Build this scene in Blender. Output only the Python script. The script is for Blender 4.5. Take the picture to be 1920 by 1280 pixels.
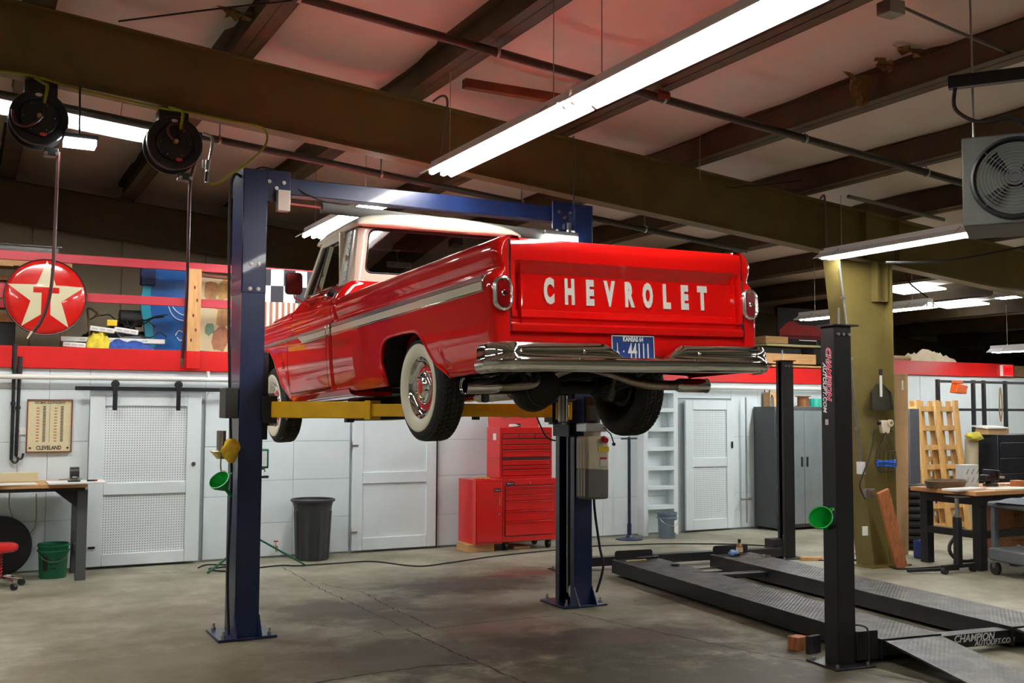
import bpy, math, random
import numpy as np
from mathutils import Vector, Matrix
random.seed(7)
for o in list(bpy.data.objects): bpy.data.objects.remove(o)
SC = bpy.context.scene
COL = SC.collection
PI = math.pi
# ------------------------------------------------------------------ camera
FPX, YAW, PITCH, ROLL, CH = 1967.6, math.radians(27.583), math.radians(3.703), math.radians(.271), 1.8
fw = Vector((math.sin(YAW)*math.cos(PITCH), math.cos(YAW)*math.cos(PITCH), math.sin(PITCH)))
r0 = Vector((math.cos(YAW), -math.sin(YAW), 0)); u0 = r0.cross(fw)
rt = r0*math.cos(ROLL)+u0*math.sin(ROLL); up = -r0*math.sin(ROLL)+u0*math.cos(ROLL)
cd = bpy.data.cameras.new('camera'); cam = bpy.data.objects.new('camera', cd); COL.objects.link(cam)
cd.sensor_width = 36; cd.lens = 36*FPX/1920; cd.clip_start = .05; cd.clip_end = 100
m = Matrix((rt, up, -fw)).transposed().to_4x4(); m.translation = (0, 0, CH); cam.matrix_world = m
SC.camera = cam
# ------------------------------------------------------------------ view / world
SC.view_settings.view_transform = 'Standard'; SC.view_settings.look = 'None'
SC.view_settings.exposure = 0.22; SC.view_settings.gamma = 1; SC.view_settings.use_curve_mapping = False
W = bpy.data.worlds.new('world'); SC.world = W; W.use_nodes = True
W.node_tree.nodes['Background'].inputs[0].default_value = (.8, .9, 1, 1)
W.node_tree.nodes['Background'].inputs[1].default_value = .05
TUBE_POWER = 50.0        # emission strength of the fluorescent tubes
# ------------------------------------------------------------------ pixel -> place helpers
def ray(x, y): return fw+rt*((x-960)/FPX)-up*((y-640)/FPX)
def PZ(x, y, z=0.0): d = ray(x, y); return Vector((0, 0, CH))+d*((z-CH)/d.z)
def PY(x, y, Y): d = ray(x, y); return Vector((0, 0, CH))+d*(Y/d.y)
def PX(x, y, X): d = ray(x, y); return Vector((0, 0, CH))+d*(X/d.x)
def PD(x, y, D): d = ray(x, y); return Vector((0, 0, CH))+d*D
# ------------------------------------------------------------------ materials
MATS = {}
def mat(name, col, rough=.5, metal=0., var=0., scale=8., bump=0., coat=0., emit=0., spec=.5, alpha=1., trans=0., col2=None, stretch=None, detail=4., bscale=None):
    if name in MATS: return MATS[name]
    M = bpy.data.materials.new(name); M.use_nodes = True; nt = M.node_tree; b = nt.nodes['Principled BSDF']
    def S(k, v):
        if k in b.inputs: b.inputs[k].default_value = v
    c4 = (*col, 1)
    S('Base Color', c4); S('Roughness', rough); S('Metallic', metal); S('Coat Weight', coat); S('Coat Roughness', .03)
    S('Specular IOR Level', spec); S('Alpha', alpha); S('Transmission Weight', trans)
    if emit: S('Emission Color', c4); S('Emission Strength', emit)
    if var or bump or col2:
        tc = nt.nodes.new('ShaderNodeTexCoord'); mp = nt.nodes.new('ShaderNodeMapping'); nz = nt.nodes.new('ShaderNodeTexNoise')
        nt.links.new(tc.outputs['Object'], mp.inputs[0]); nt.links.new(mp.outputs[0], nz.inputs['Vector'])
        mp.inputs['Scale'].default_value = stretch or (1, 1, 1); nz.inputs['Scale'].default_value = scale; nz.inputs['Detail'].default_value = detail
        nz.inputs['Roughness'].default_value = .6
        if var or col2:
            rp = nt.nodes.new('ShaderNodeValToRGB'); nt.links.new(nz.outputs[0], rp.inputs[0])
            lo = tuple(max(0, c*(1-var)) for c in col); hi = col2 or tuple(min(1, c*(1+var)) for c in col)
            rp.color_ramp.elements[0].color = (*lo, 1); rp.color_ramp.elements[0].position = .32
            rp.color_ramp.elements[1].color = (*hi, 1); rp.color_ramp.elements[1].position = .68
            nt.links.new(rp.outputs[0], b.inputs['Base Color'])
        if bump:
            bp = nt.nodes.new('ShaderNodeBump'); bp.inputs['Strength'].default_value = bump; bp.inputs['Distance'].default_value = .02
            src = nz
            if bscale:
                src = nt.nodes.new('ShaderNodeTexNoise'); src.inputs['Scale'].default_value = bscale; nt.links.new(mp.outputs[0], src.inputs['Vector'])
            nt.links.new(src.outputs[0], bp.inputs['Height']); nt.links.new(bp.outputs[0], b.inputs['Normal'])
    MATS[name] = M
    return M
def srgb(r, g, b):
    f = lambda c: ((c/255+.055)/1.055)**2.4 if c/255 > .04045 else c/255/12.92
    return (f(r), f(g), f(b))
RED = mat('truck_red', (.64, .004, .003), .4, coat=1.0, spec=.05)
CREAM = mat('cream_paint', srgb(226, 220, 200), .25, coat=.8)
CHROME = mat('chrome', (.82, .82, .80), .06, 1.0)
STEEL = mat('steel', (.55, .54, .52), .3, 1.0)
TUBESTEEL = mat('exhaust_steel', (.42, .37, .30), .3, 1.0, var=.25, scale=14)
BLACK = mat('black_paint', (.012, .012, .014), .38, var=.3, scale=6)
RUBBER = mat('rubber', (.014, .013, .013), .7, var=.2, scale=20)
DARK = mat('underbody_black', (.012, .011, .010), .6, var=.4, scale=7)
BLUE = mat('lift_blue', (.006, .017, .075), .33, var=.35, scale=2.2, coat=.25)
YELLOW = mat('lift_yellow', (.92, .50, .005), .4, var=.12, scale=5)
OLIVE = mat('girder_olive', srgb(112, 98, 50), .55, var=.12, scale=3)
PURLIN = mat('purlin_brown', srgb(88, 74, 50), .6, var=.2, scale=3)
WHITEW = mat('white_wall_paint', srgb(226, 237, 240), .55, var=.03, scale=2.2, bump=.05, bscale=30)
WHITED = mat('white_door_paint', srgb(229, 239, 242), .5, var=.03, scale=2, bump=.05, bscale=30)
REDBEAM = mat('red_beam_paint', srgb(200, 18, 16), .4, var=.08, scale=3)
REDRAIL = mat('red_rail_paint', srgb(176, 40, 52), .5, var=.14, scale=4, stretch=(.3, 3, 3))
WOOD = mat('raw_wood', srgb(200, 150, 95), .65, var=.22, scale=5, stretch=(8, 8, .7), bump=.1)
WOODX = mat('raw_wood_x', srgb(196, 150, 98), .65, var=.2, scale=5, stretch=(.6, 8, 8), bump=.1)
WOODR = mat('red_cedar', srgb(172, 104, 62), .65, var=.3, scale=6, stretch=(8, 8, .7), bump=.15)
INSUL = mat('insulation_vinyl', srgb(228, 218, 206), .6, var=.06, scale=1.2, bump=.25, bscale=2.2)
BEIGEWALL = mat('beige_panel', srgb(190, 178, 150), .7, var=.06, scale=1.5)
GREYM = mat('grey_metal', srgb(120, 120, 116), .45, .4, var=.1)
GALV = mat('galvanised', srgb(140, 142, 140), .35, .8, var=.15, scale=12)
BRASS = mat('brass', (.75, .55, .25), .3, 1.0)
PLWHITE = mat('white_plastic', srgb(230, 230, 225), .4)
GLASS = mat('dark_window_glass', (.03, .025, .022), .03, 0, spec=.8, alpha=.45)
LENSRED = mat('red_lens', (.28, .004, .006), .12, coat=1.0)
TUBE = mat('fluorescent_tube', (1, .99, .96), .4, emit=TUBE_POWER)
TUBEB = mat('fluorescent_tube_cool', (.95, .99, 1), .4, emit=TUBE_POWER*2.3)
TUBED = mat('fluorescent_tube_dim', (1, .98, .93), .4, emit=TUBE_POWER*.55)  # weaker tubes for the out-of-view strips, dimmed to keep the foreground dark
LEDP = mat('led_panel', (.92, 1, .97), .4, emit=20)
REFL = mat('white_reflector', srgb(240, 240, 238), .35)
GREENP = mat('green_plastic', (.006, .42, .05), .35)
# ------------------------------------------------------------------ mesh builder
class MB:
    def __init__(s): s.v = []; s.f = []
    def add(s, vs, fs):
        n = len(s.v); s.v += [tuple(v) for v in vs]; s.f += [tuple(i+n for i in f) for f in fs]; return s
    def box(s, c, d, M=None):
        x, y, z = d[0]/2, d[1]/2, d[2]/2
        vs = [Vector((sx*x, sy*y, sz*z)) for sx in (-1, 1) for sy in (-1, 1) for sz in (-1, 1)]
        vs = [(M @ v if M else v)+Vector(c) for v in vs]
        return s.add(vs, [(0, 1, 3, 2), (4, 6, 7, 5), (0, 4, 5, 1), (2, 3, 7, 6), (0, 2, 6, 4), (1, 5, 7, 3)])
    def mm(s, a, b): return s.box([(a[i]+b[i])/2 for i in range(3)], [abs(b[i]-a[i]) for i in range(3)])
    def bar(s, p, q, w, h, upv=(0, 0, 1)):
        p, q = Vector(p), Vector(q); d = (q-p); L = d.length; d.normalize(); u = Vector(upv)
        if abs(d.dot(u)) > .98: u = Vector((0, 1, 0))
        a = d.cross(u).normalized(); u = a.cross(d).normalized()
        return s.box((p+q)/2, (w, L, h), Matrix((a, d, u)).transposed())
    def cyl(s, p, q, r, r2=None, n=12, caps=True):
        p, q = Vector(p), Vector(q); r2 = r if r2 is None else r2; d = (q-p).normalized()
        a = d.cross(Vector((0, 0, 1)) if abs(d.z) < .95 else Vector((1, 0, 0))).normalized(); b = d.cross(a)
        vs = []
        for i in range(n):
            t = 2*PI*i/n; e = a*math.cos(t)+b*math.sin(t); vs += [p+e*r, q+e*r2]
        fs = [(2*i, 2*((i+1) % n), 2*((i+1) % n)+1, 2*i+1) for i in range(n)]
        if caps: fs += [tuple(2*i for i in range(n))[::-1], tuple(2*i+1 for i in range(n))]
        return s.add(vs, fs)
    def tube(s, pts, r, n=8, smooth=0):
        P = [Vector(p) for p in pts]
        if smooth:
            Q = []
            for i in range(len(P)-1):
                a, b, c, d = P[max(i-1, 0)], P[i], P[i+1], P[min(i+2, len(P)-1)]
                for k in range(smooth):
                    t = k/smooth
                    Q.append(.5*((2*b)+(c-a)*t+(2*a-5*b+4*c-d)*t*t+(3*b-a-3*c+d)*t**3))
            P = Q+[P[-1]]
        vs = []; fs = []; pa = None
        for i, p in enumerate(P):
            d = (P[min(i+1, len(P)-1)]-P[max(i-1, 0)]).normalized()
            if pa is None: pa = d.cross(Vector((0, 0, 1)) if abs(d.z) < .9 else Vector((1, 0, 0))).normalized()
            else: pa = (pa-d*pa.dot(d)).normalized()
            b = d.cross(pa); rr = r[i] if isinstance(r, (list, tuple)) else r
            vs += [p+pa*rr*math.cos(2*PI*k/n)+b*rr*math.sin(2*PI*k/n) for k in range(n)]
        for i in range(len(P)-1):
            fs += [(i*n+k, i*n+(k+1) % n, (i+1)*n+(k+1) % n, (i+1)*n+k) for k in range(n)]
        fs += [tuple(range(n))[::-1], tuple((len(P)-1)*n+k for k in range(n))]
        return s.add(vs, fs)
    def lathe(s, prof, n=24, M=None, o=(0, 0, 0)):
        vs = []; fs = []; k = len(prof)
        for i in range(n):
            t = 2*PI*i/n
            for r, z in prof:
                v = Vector((r*math.cos(t), r*math.sin(t), z)); vs.append((M @ v if M else v)+Vector(o))
        for i in range(n):
            j = (i+1) % n
            fs += [(i*k+a, j*k+a, j*k+a+1, i*k+a+1) for a in range(k-1)]
        return s.add(vs, fs)
    def prism(s, poly, t, M=None, o=(0, 0, 0)):
        n = len(poly); vs = []
        for z in (0, t):
            for x, y in poly:
                v = Vector((x, y, z)); vs.append((M @ v if M else v)+Vector(o))
        fs = [tuple(range(n))[::-1], tuple(range(n, 2*n))]+[(i, (i+1) % n, n+(i+1) % n, n+i) for i in range(n)]
        return s.add(vs, fs)
    def grid(s, rows):
        n = len(rows[0]); vs = [p for r in rows for p in r]
        return s.add(vs, [(i*n+j, i*n+j+1, (i+1)*n+j+1, (i+1)*n+j) for i in range(len(rows)-1) for j in range(n-1)])
    def sphere(s, c, r, n=12, sc=(1, 1, 1)):
        prof = [(math.sin(PI*i/(n//2))*r, -math.cos(PI*i/(n//2))*r) for i in range(n//2+1)]
        return s.lathe(prof, n, Matrix.Diagonal(sc), c)
    def xf(s, M): s.v = [tuple(M @ Vector(v)) for v in s.v]; return s
    def build(s, name, material, parent=None, smooth=35, world=False, bevel=0, kind=None, label=None, weld=False):
        me = bpy.data.meshes.new(name); vs = s.v
        if parent is not None and world:
            inv = parent.matrix_basis.inverted(); vs = [tuple(inv @ Vector(v)) for v in vs]
        me.from_pydata(vs, [], s.f)
        if weld or True:
            import bmesh
            bm = bmesh.new(); bm.from_mesh(me)
            if weld: bmesh.ops.remove_doubles(bm, verts=bm.verts, dist=1e-5)
            bmesh.ops.recalc_face_normals(bm, faces=bm.faces); bm.to_mesh(me); bm.free()
        mats = material if isinstance(material, (list, tuple)) else [material]
        for k in mats: me.materials.append(k)
        if smooth:
            me.polygons.foreach_set('use_smooth', [True]*len(me.polygons)); me.set_sharp_from_angle(angle=math.radians(smooth))
        o = bpy.data.objects.new(name, me); COL.objects.link(o); o.parent = parent
        if bevel:
            b = o.modifiers.new('bevel', 'BEVEL'); b.width = bevel; b.segments = 2; b.limit_method = 'ANGLE'; b.angle_limit = .7
            b.harden_normals = False
        if kind: o['kind'] = kind
        if label: o['label'] = label
        return o
def axis_m(z, x=(1, 0, 0)):
    """matrix whose local Z points along z"""
    z = Vector(z).normalized(); x = Vector(x); x = (x-z*x.dot(z))
    if x.length < 1e-3: x = Vector((0, 1, 0)); x = x-z*x.dot(z)
    x.normalize(); return Matrix((x, z.cross(x), z)).transposed()
def thing(name, label, cat, loc=(0, 0, 0), rz=0, group=None, rot=None):
    o = bpy.data.objects.new(name, None); COL.objects.link(o); o.empty_display_size = .1
    o.location = loc; o.rotation_euler = rot or (0, 0, rz); o['label'] = label; o['category'] = cat
    if group: o['group'] = group
    o.matrix_basis = Matrix.LocRotScale(Vector(loc), o.rotation_euler, None)
    return o
def tag(o, label, cat, group=None):
    o['label'] = label; o['category'] = cat
    if group: o['group'] = group
    return o
def rebase(o):
    """move a single-mesh thing's origin to the middle of its base"""
    me = o.data; n = len(me.vertices); co = np.empty(n*3); me.vertices.foreach_get('co', co); co = co.reshape(-1, 3)
    c = (co.max(0)+co.min(0))/2; c[2] = co[:, 2].min(); co -= c; me.vertices.foreach_set('co', co.ravel())
    o.location = Vector(c)+o.location if o.parent is None else o.location
    me.update(); return o
def one(mb, name, material, label, cat, group=None, **k):
    o = mb.build(name, material, **k); tag(o, label, cat, group); rebase(o); return o
def copy_tree(o, parent=None):
    c = o.copy(); COL.objects.link(c); c.parent = parent
    for ch in list(o.children): copy_tree(ch, c)
    return c
def text(body, size, material, parent=None, M=None, name='lettering', extrude=.002, align='CENTER', xs=1.0, spacing=1.0, bold=0., shear=0., world=False):
    cu = bpy.data.curves.new('t', 'FONT'); cu.body = body; cu.size = size; cu.extrude = extrude; cu.align_x = align; cu.align_y = 'CENTER'
    cu.space_character = spacing; cu.offset = bold; cu.shear = shear; cu.resolution_u = 3
    o = bpy.data.objects.new('t', cu); COL.objects.link(o)
    dg = bpy.context.evaluated_depsgraph_get(); me = bpy.data.meshes.new_from_object(o.evaluated_get(dg)); bpy.data.objects.remove(o)
    mb = MB(); mb.v = [tuple(v.co) for v in me.vertices]; mb.f = [tuple(p.vertices) for p in me.polygons]
    mb.xf(Matrix.Diagonal((xs, 1, 1, 1)))
    if M: mb.xf(M)
    return mb.build(name, material, parent, smooth=0, world=world)
def TR(o, z, x=(1, 0, 0)):
    M = axis_m(z, x).to_4x4(); M.translation = Vector(o); return M
# ================================================================== the setting
WY = 12.7                     # painted plywood wall plane
MZ0, MZ1 = 2.23, 2.47         # red mezzanine header
def gz(x): return 4.42-.0905*x        # underside of the rafters
GD = .58                               # rafter depth
def rz_(x): return gz(x)+GD            # top of the rafters = underside of the purlins' seat
X0, X1, Y0, Y1 = -6.5, 25.0, -5.0, 16.5
def concrete():
    M = bpy.data.materials.new('concrete_floor'); M.use_nodes = True; nt = M.node_tree; b = nt.nodes['Principled BSDF']; L = nt.links
    def N(t, **k):
        n = nt.nodes.new(t)
        for a, v in k.items(): setattr(n, a, v)
        return n
    tc = N('ShaderNodeTexCoord')
    def noise(s, d=6, r=.6):
        n = N('ShaderNodeTexNoise'); n.inputs['Scale'].default_value = s; n.inputs['Detail'].default_value = d; n.inputs['Roughness'].default_value = r
        L.new(tc.outputs['Object'], n.inputs['Vector']); return n
    n1 = noise(1.1); n2 = noise(5, 8, .7); n3 = noise(40, 3)
    rp = N('ShaderNodeValToRGB'); e = rp.color_ramp.elements
    e[0].position = .3; e[0].color = (*srgb(112, 106, 86), 1); e[1].position = .70; e[1].color = (*srgb(176, 172, 152), 1)
    L.new(n1.outputs[0], rp.inputs[0])
    rp2 = N('ShaderNodeValToRGB'); e = rp2.color_ramp.elements
    e[0].position = .3; e[0].color = (.46, .46, .44, 1); e[1].position = .65; e[1].color = (1, 1, 1, 1)
    L.new(n2.outputs[0], rp2.inputs[0])
    mx = N('ShaderNodeMixRGB', blend_type='MULTIPLY'); mx.inputs[0].default_value = .7
    L.new(rp.outputs[0], mx.inputs[1]); L.new(rp2.outputs[0], mx.inputs[2])
    last = mx.outputs[0]
    def stain_shade(cx, cy, rx, ry, col, amt, ns=3.2, rot=0):
        nonlocal last
        mp = N('ShaderNodeMapping', vector_type='TEXTURE'); mp.inputs['Location'].default_value = (cx, cy, 0); mp.inputs['Scale'].default_value = (rx, ry, 10)
        mp.inputs['Rotation'].default_value = (0, 0, rot)
        L.new(tc.outputs['Object'], mp.inputs[0])
        ln = N('ShaderNodeVectorMath', operation='LENGTH'); L.new(mp.outputs[0], ln.inputs[0])
        nn = noise(ns, 7, .68)
        ad = N('ShaderNodeMath', operation='MULTIPLY_ADD'); L.new(nn.outputs[0], ad.inputs[0]); ad.inputs[1].default_value = 1.9; L.new(ln.outputs['Value'], ad.inputs[2])
        mr = N('ShaderNodeMapRange'); mr.inputs[1].default_value = 1.4; mr.inputs[2].default_value = 1.9; mr.inputs[3].default_value = amt; mr.inputs[4].default_value = 0
        L.new(ad.outputs[0], mr.inputs[0])
        m2 = N('ShaderNodeMixRGB'); L.new(mr.outputs[0], m2.inputs[0]); L.new(last, m2.inputs[1]); m2.inputs[2].default_value = (*srgb(*col), 1)
        last = m2.outputs[0]
    stain_shade(4.7, 9.9, 1.3, .7, (62, 56, 46), .85); stain_shade(3.1, 9.2, 1.0, .7, (66, 58, 46), .7); stain_shade(3.6, 8.5, 1.2, .6, (70, 62, 50), .6)
    stain_shade(5.6, 10.35, .62, .35, (118, 52, 44), .75, 5); stain_shade(4.1, 7.8, .8, .5, (120, 70, 60), .5, 3)
    stain_shade(3.0, 7.2, 2.2, .8, (58, 52, 36), .7); stain_shade(4.6, 6.9, 1.6, .9, (60, 54, 38), .75); stain_shade(6.0, 8.3, .5, .35, (64, 58, 46), .6, 4)
    stain_shade(4.9, 7.1, .5, .5, (96, 66, 52), .5, 3); stain_shade(5.2, 8.9, .8, .5, (188, 186, 172), .55, 2)
    stain_shade(1.4, 7.6, 1.6, 1.6, (92, 82, 52), .6); stain_shade(3.6, 5.6, 3.5, 1.6, (58, 52, 34), .8); stain_shade(7.4, 8.6, .7, .5, (84, 74, 56), .5, 3)  # the widest dark patch also paints the weaker foreground light into the floor
    L.new(last, b.inputs['Base Color'])
    rr = N('ShaderNodeMapRange'); rr.inputs[3].default_value = .38; rr.inputs[4].default_value = .72; L.new(n2.outputs[0], rr.inputs[0]); L.new(rr.outputs[0], b.inputs['Roughness'])
    bp = N('ShaderNodeBump'); bp.inputs['Strength'].default_value = .12; bp.inputs['Distance'].default_value = .01; L.new(n3.outputs[0], bp.inputs['Height']); L.new(bp.outputs[0], b.inputs['Normal'])
    return M
CONC = concrete()
floor = MB().mm((X0, Y0, -.12), (X1, Y1, 0)).build('floor', CONC, kind='structure', smooth=0)
CRACK = mat('crack_dark', (.018, .015, .01), .9)
def crack(pts, w=.008, jit=.012):
    P = [PZ(*p) for p in pts]; Q = []
    for a, b in zip(P[:-1], P[1:]):
        n = max(2, int((b-a).length/.06))
        Q += [a.lerp(b, i/n) for i in range(n)]
    Q.append(P[-1]); rnd = random.Random(len(Q)); L = []; R = []
    for i, p in enumerate(Q):
        d = (Q[min(i+1, len(Q)-1)]-Q[max(i-1, 0)]).normalized(); s = Vector((d.y, -d.x, 0)); o = rnd.uniform(-jit, jit); ww = w*rnd.uniform(.3, 1.1)
        L.append(p+s*(o-ww)+Vector((0, 0, .0015))); R.append(p+s*(o+ww)+Vector((0, 0, .0015)))
    MB().grid([L, R]).build('floor_crack', CRACK, floor, smooth=0)
crack([(1072, 1149), (1190, 1175), (1320, 1203), (1420, 1225), (1530, 1243)])
crack([(529, 1063), (590, 1098), (700, 1150), (752, 1172)], .006)
crack([(600, 1094), (680, 1110), (735, 1140), (817, 1178)], .006)
crack([(817, 1178), (920, 1165), (1035, 1155)], .007, .004)
crack([(700, 1183), (720, 1192), (775, 1188)], .005)
crack([(760, 1180), (850, 1222), (905, 1245), (985, 1280)], .008)
crack([(590, 1280), (700, 1262), (800, 1249), (905, 1243)], .012)
crack([(1187, 1125), (1235, 1133), (1300, 1124)], .006, .003)
crack([(0, 1083), (60, 1086), (150, 1078), (330, 1073)], .007)
crack([(1632, 1262), (1730, 1280)], .007)
# --- lower back wall: framing plane and plywood sheets
wall_back = MB().mm((X0, WY+.02, 0), (12.75, WY+.12, MZ0)).build('wall_back', mat('wall_joint', srgb(176, 184, 186), .8), kind='structure', smooth=0)
WSTUFF = []
def sheet(x0, x1, z0, z1, y=WY):
    MB().mm((x0+.002, y, z0+.002), (x1-.002, y+.025, z1-.002)).build('plywood_panel', WHITEW, wall_back, bevel=.002)
def rows(x0, x1, zs):
    for a, b in zip(zs[:-1], zs[1:]): sheet(x0, x1, a, b)
rows(X0, -3.7, [.02, 1.22, MZ0]); rows(-3.7, -1.3, [.02, 1.22, MZ0]); rows(-1.3, .85, [.02, .55, 1.42, 2.0, MZ0]); rows(.85, 1.27, [.02, .55, 1.42, 2.0, MZ0])
rows(1.27, 2.55, [2.02, MZ0])
rows(2.55, 3.05, [.02, .75, 1.34, 2.0, MZ0]); rows(3.05, 3.62, [.02, .42, .93, 1.40, 2.0, MZ0]); rows(3.62, 4.34, [.02, .46, .93, 1.40, MZ0])
rows(4.34, 5.52, [1.93, MZ0]); rows(5.52, 6.35, [.02, .42, .93, 1.40, MZ0]); rows(6.35, 8.1, [.02, .55, 1.40, MZ0]); rows(8.1, 9.38, [.02, .55, 1.40, MZ0])
rows(9.38, 10.42, [1.98, MZ0]); rows(10.42, 10.95, [.02, .55, 1.40, MZ0]); rows(10.95, 12.73, [.02, .55, 1.10, 1.66, MZ0])
# --- right-hand wall section under the second mezzanine
wall_right_section = MB().mm((12.75, WY+.02, 0), (X1, WY+.12, 2.42)).build('wall_rear_right', mat('white_wall_far', srgb(216, 220, 216), .6, var=.04, scale=2), kind='structure', smooth=0)
for i in range(7): MB().mm((12.78+i*1.75, WY+.0, 0.02), (12.78+i*1.75+1.735, WY+.019, 2.4)).build('plywood_panel', WHITEW, wall_right_section, bevel=.003)
# --- upper rear wall behind the mezzanine
wall_rear_upper = MB().mm((X0, Y1, 0), (X1, Y1+.1, 6)).build('wall_rear', BEIGEWALL, kind='structure', smooth=0)
for i in range(26):
    MB().mm((X0+i*1.22, Y1-.03, 2.47), (X0+i*1.22+1.205, Y1-.002, 4.45)).build('wall_panel', BEIGEWALL, wall_rear_upper, bevel=.006)
for nm, a, b in (('wall_left', (X0-.1, Y0, 0), (X0, Y1, 6.2)), ('wall_right', (X1, Y0, 0), (X1+.1, Y1, 6.2)), ('wall_front', (X0, Y0-.1, 0), (X1, Y0, 6.2))):
    MB().mm(a, b).build(nm, mat('shell_paint', srgb(176, 172, 160), .7, var=.05, scale=1), kind='structure', smooth=0)
# --- mezzanine decks
MB().mm((X0, WY+.05, MZ0+.02), (12.75, Y1-.03, MZ1-.02)).build('trim_1', mat('deck_ply', srgb(150, 120, 84), .7, var=.15), kind='structure')
MB().mm((12.75, WY+.05, 2.44), (X1, Y1-.03, 2.64)).build('trim_2', mat('deck_ply', srgb(150, 120, 84)), kind='structure')
hb = MB(); 
for a, b in ((X0, .25), (.25, 5.1), (5.1, 8.0), (8.0, 12.73)): hb.mm((a+.002, WY-.045, MZ0), (b-.002, WY+.048, MZ1))
one(hb, 'mezzanine_beam', REDBEAM, 'long red painted beam along the front edge of the storage loft over the plywood wall', 'beam', bevel=.005)
one(MB().mm((12.77, WY-.045, 2.42), (16.9, WY+.048, 2.66)), 'mezzanine_beam', REDBEAM, 'short red beam on the loft front beyond the olive column, above the cardboard tube', 'beam', bevel=.005)
# --- rafters (rigid frames): tapered web with flanges, sloping along the roof
RAFY = (9.0, 16.1, 1.5)
def rafter(Y, xa, xb, nm, mt):
    mb = MB(); za, zb = gz(xa), gz(xb)
    def slab(y0, y1, d0, d1):
        mb.add([(xa, y0, za+d0), (xb, y0, zb+d0), (xb, y1, zb+d0), (xa, y1, za+d0), (xa, y0, za+d1), (xb, y0, zb+d1), (xb, y1, zb+d1), (xa, y1, za+d1)],
               [(0, 1, 2, 3), (4, 7, 6, 5), (0, 4, 5, 1), (3, 2, 6, 7), (0, 3, 7, 4), (1, 5, 6, 2)])
    slab(Y-.006, Y+.006, .012, GD-.012); slab(Y-.09, Y+.09, 0, .012); slab(Y-.09, Y+.09, GD-.012, GD)
    return mb
for Y in (9.0, 16.1):
    mb = rafter(Y, X0, X1, '', OLIVE)
    if Y == 9.0:
        for xs in (9.36, 9.9): mb.mm((xs-.006, Y-.085, gz(xs)+.01), (xs+.006, Y+.085, gz(xs)+GD-.01))
    one(mb, 'roof_rafter', OLIVE if Y < 10 else mat('rafter_dark', srgb(92, 80, 44), .6, var=.15), 'deep olive steel roof beam carrying the two hose reels' if Y < 10 else 'olive steel roof beam against the rear wall above the loft', 'roof beam', smooth=0)
# --- purlins
PX0, PSP = 3.60, 1.58
def purlin_x(k): return PX0+PSP*k
for k in range(-6, 14):
    x = purlin_x(k); z = rz_(x); mb = MB()
    h = .27; t = .006; fl = .11
    mb.mm((x-t/2, Y0, z), (x+t/2, Y1-.05, z+h)); mb.mm((x-t/2, Y0, z), (x+fl, Y1-.05, z+t)); mb.mm((x-fl, Y0, z+h-t), (x+t/2, Y1-.05, z+h)); mb.mm((x+fl-t, Y0, z), (x+fl, Y1-.05, z+.025))
    # a wide lap plate so the rib reads as deep as in the place
    mb.mm((x-.10, Y0, z+.004), (x-t/2, Y1-.05, z+.010))
    own = {-2: 'brown steel roof rib above the hose reel with the led panel', -1: 'brown steel roof rib between the two lift posts nearest the second hose reel', 0: 'brown steel roof rib directly over the row of strip lights above the truck', 1: 'brown steel roof rib over the far blue lift post', 3: 'brown steel roof rib over the strip light in front of the column', 4: 'brown steel roof rib right over the olive column'}.get(k)
    if own: one(mb, 'roof_purlin', PURLIN, own, 'roof rib', None, smooth=0)
    else: one(mb, 'roof_purlin', PURLIN, 'brown steel roof rib running front to back above the rafters', 'roof rib', 'roof ribs under the insulation', smooth=0)
# --- ceiling: sagging insulation between the purlins
mb = MB(); rnd = random.Random(3)
for k in range(-7, 14):
    xa, xb = purlin_x(k), purlin_x(k+1); rws = []
    NY = 44
    ph = [rnd.uniform(0, 6) for _ in range(4)]
    for j in range(NY+1):
        y = Y0+(Y1-.02-Y0)*j/NY; row = []
        for i in range(13):
            t = i/12; x = xa+(xb-xa)*t
            sag = (.075+.03*math.sin(y*1.3+ph[0])+.02*math.sin(y*3.1+ph[1]))*(4*t*(1-t))**.8+.012*math.sin(t*14+y*.7+ph[2])*(t*(1-t))
            row.append((x, y, rz_(x)+.275-sag))
        rws.append(row)
    mb.grid(rws)
mb.build('ceiling', INSUL, kind='structure', smooth=60)
MB().add([(X0-.2, Y0-.2, rz_(X0)+.30), (X1+.2, Y0-.2, rz_(X1)+.30), (X1+.2, Y1+.2, rz_(X1)+.30), (X0-.2, Y1+.2, rz_(X0)+.30)], [(0, 1, 2, 3)]).build('ceiling_roof_sheet', BEIGEWALL, kind='structure', smooth=0)
# --- tapered column
cz = gz(9.5)
mb = MB(); wb, wt = .17, .44; cx = 9.58
xr = 9.71
def colx(z): return xr-(.37+.46*z/cz)
mb.add([(colx(0), 8.994, 0), (xr, 8.994, 0), (xr, 8.994, cz), (colx(cz), 8.994, cz), (colx(0), 9.006, 0), (xr, 9.006, 0), (xr, 9.006, cz), (colx(cz), 9.006, cz)],
       [(0, 1, 2, 3), (4, 7, 6, 5), (0, 4, 5, 1), (3, 2, 6, 7), (0, 3, 7, 4), (1, 5, 6, 2)])
for f0, f1 in ((lambda z: colx(z)-.006, lambda z: colx(z)+.006), (lambda z: xr-.006, lambda z: xr+.006)):
    mb.add([(f(z), y, z) for z in (0, cz) for y in (8.87, 9.13) for f in (f0, f1)], [(0, 1, 3, 2), (4, 6, 7, 5), (0, 4, 5, 1), (2, 3, 7, 6), (0, 2, 6, 4), (1, 5, 7, 3)])
col_t = thing('steel_column', 'olive tapered steel column with a dustpan and a hose basket hanging on it', 'column', (cx, 9, 0))
mb.build('column_web', OLIVE, col_t, world=True, smooth=0)
mb = MB().mm((cx-.3, 8.83, 0), (cx+.32, 9.17, .02)); mb.build('base_plate', OLIVE, col_t, world=True)
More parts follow.
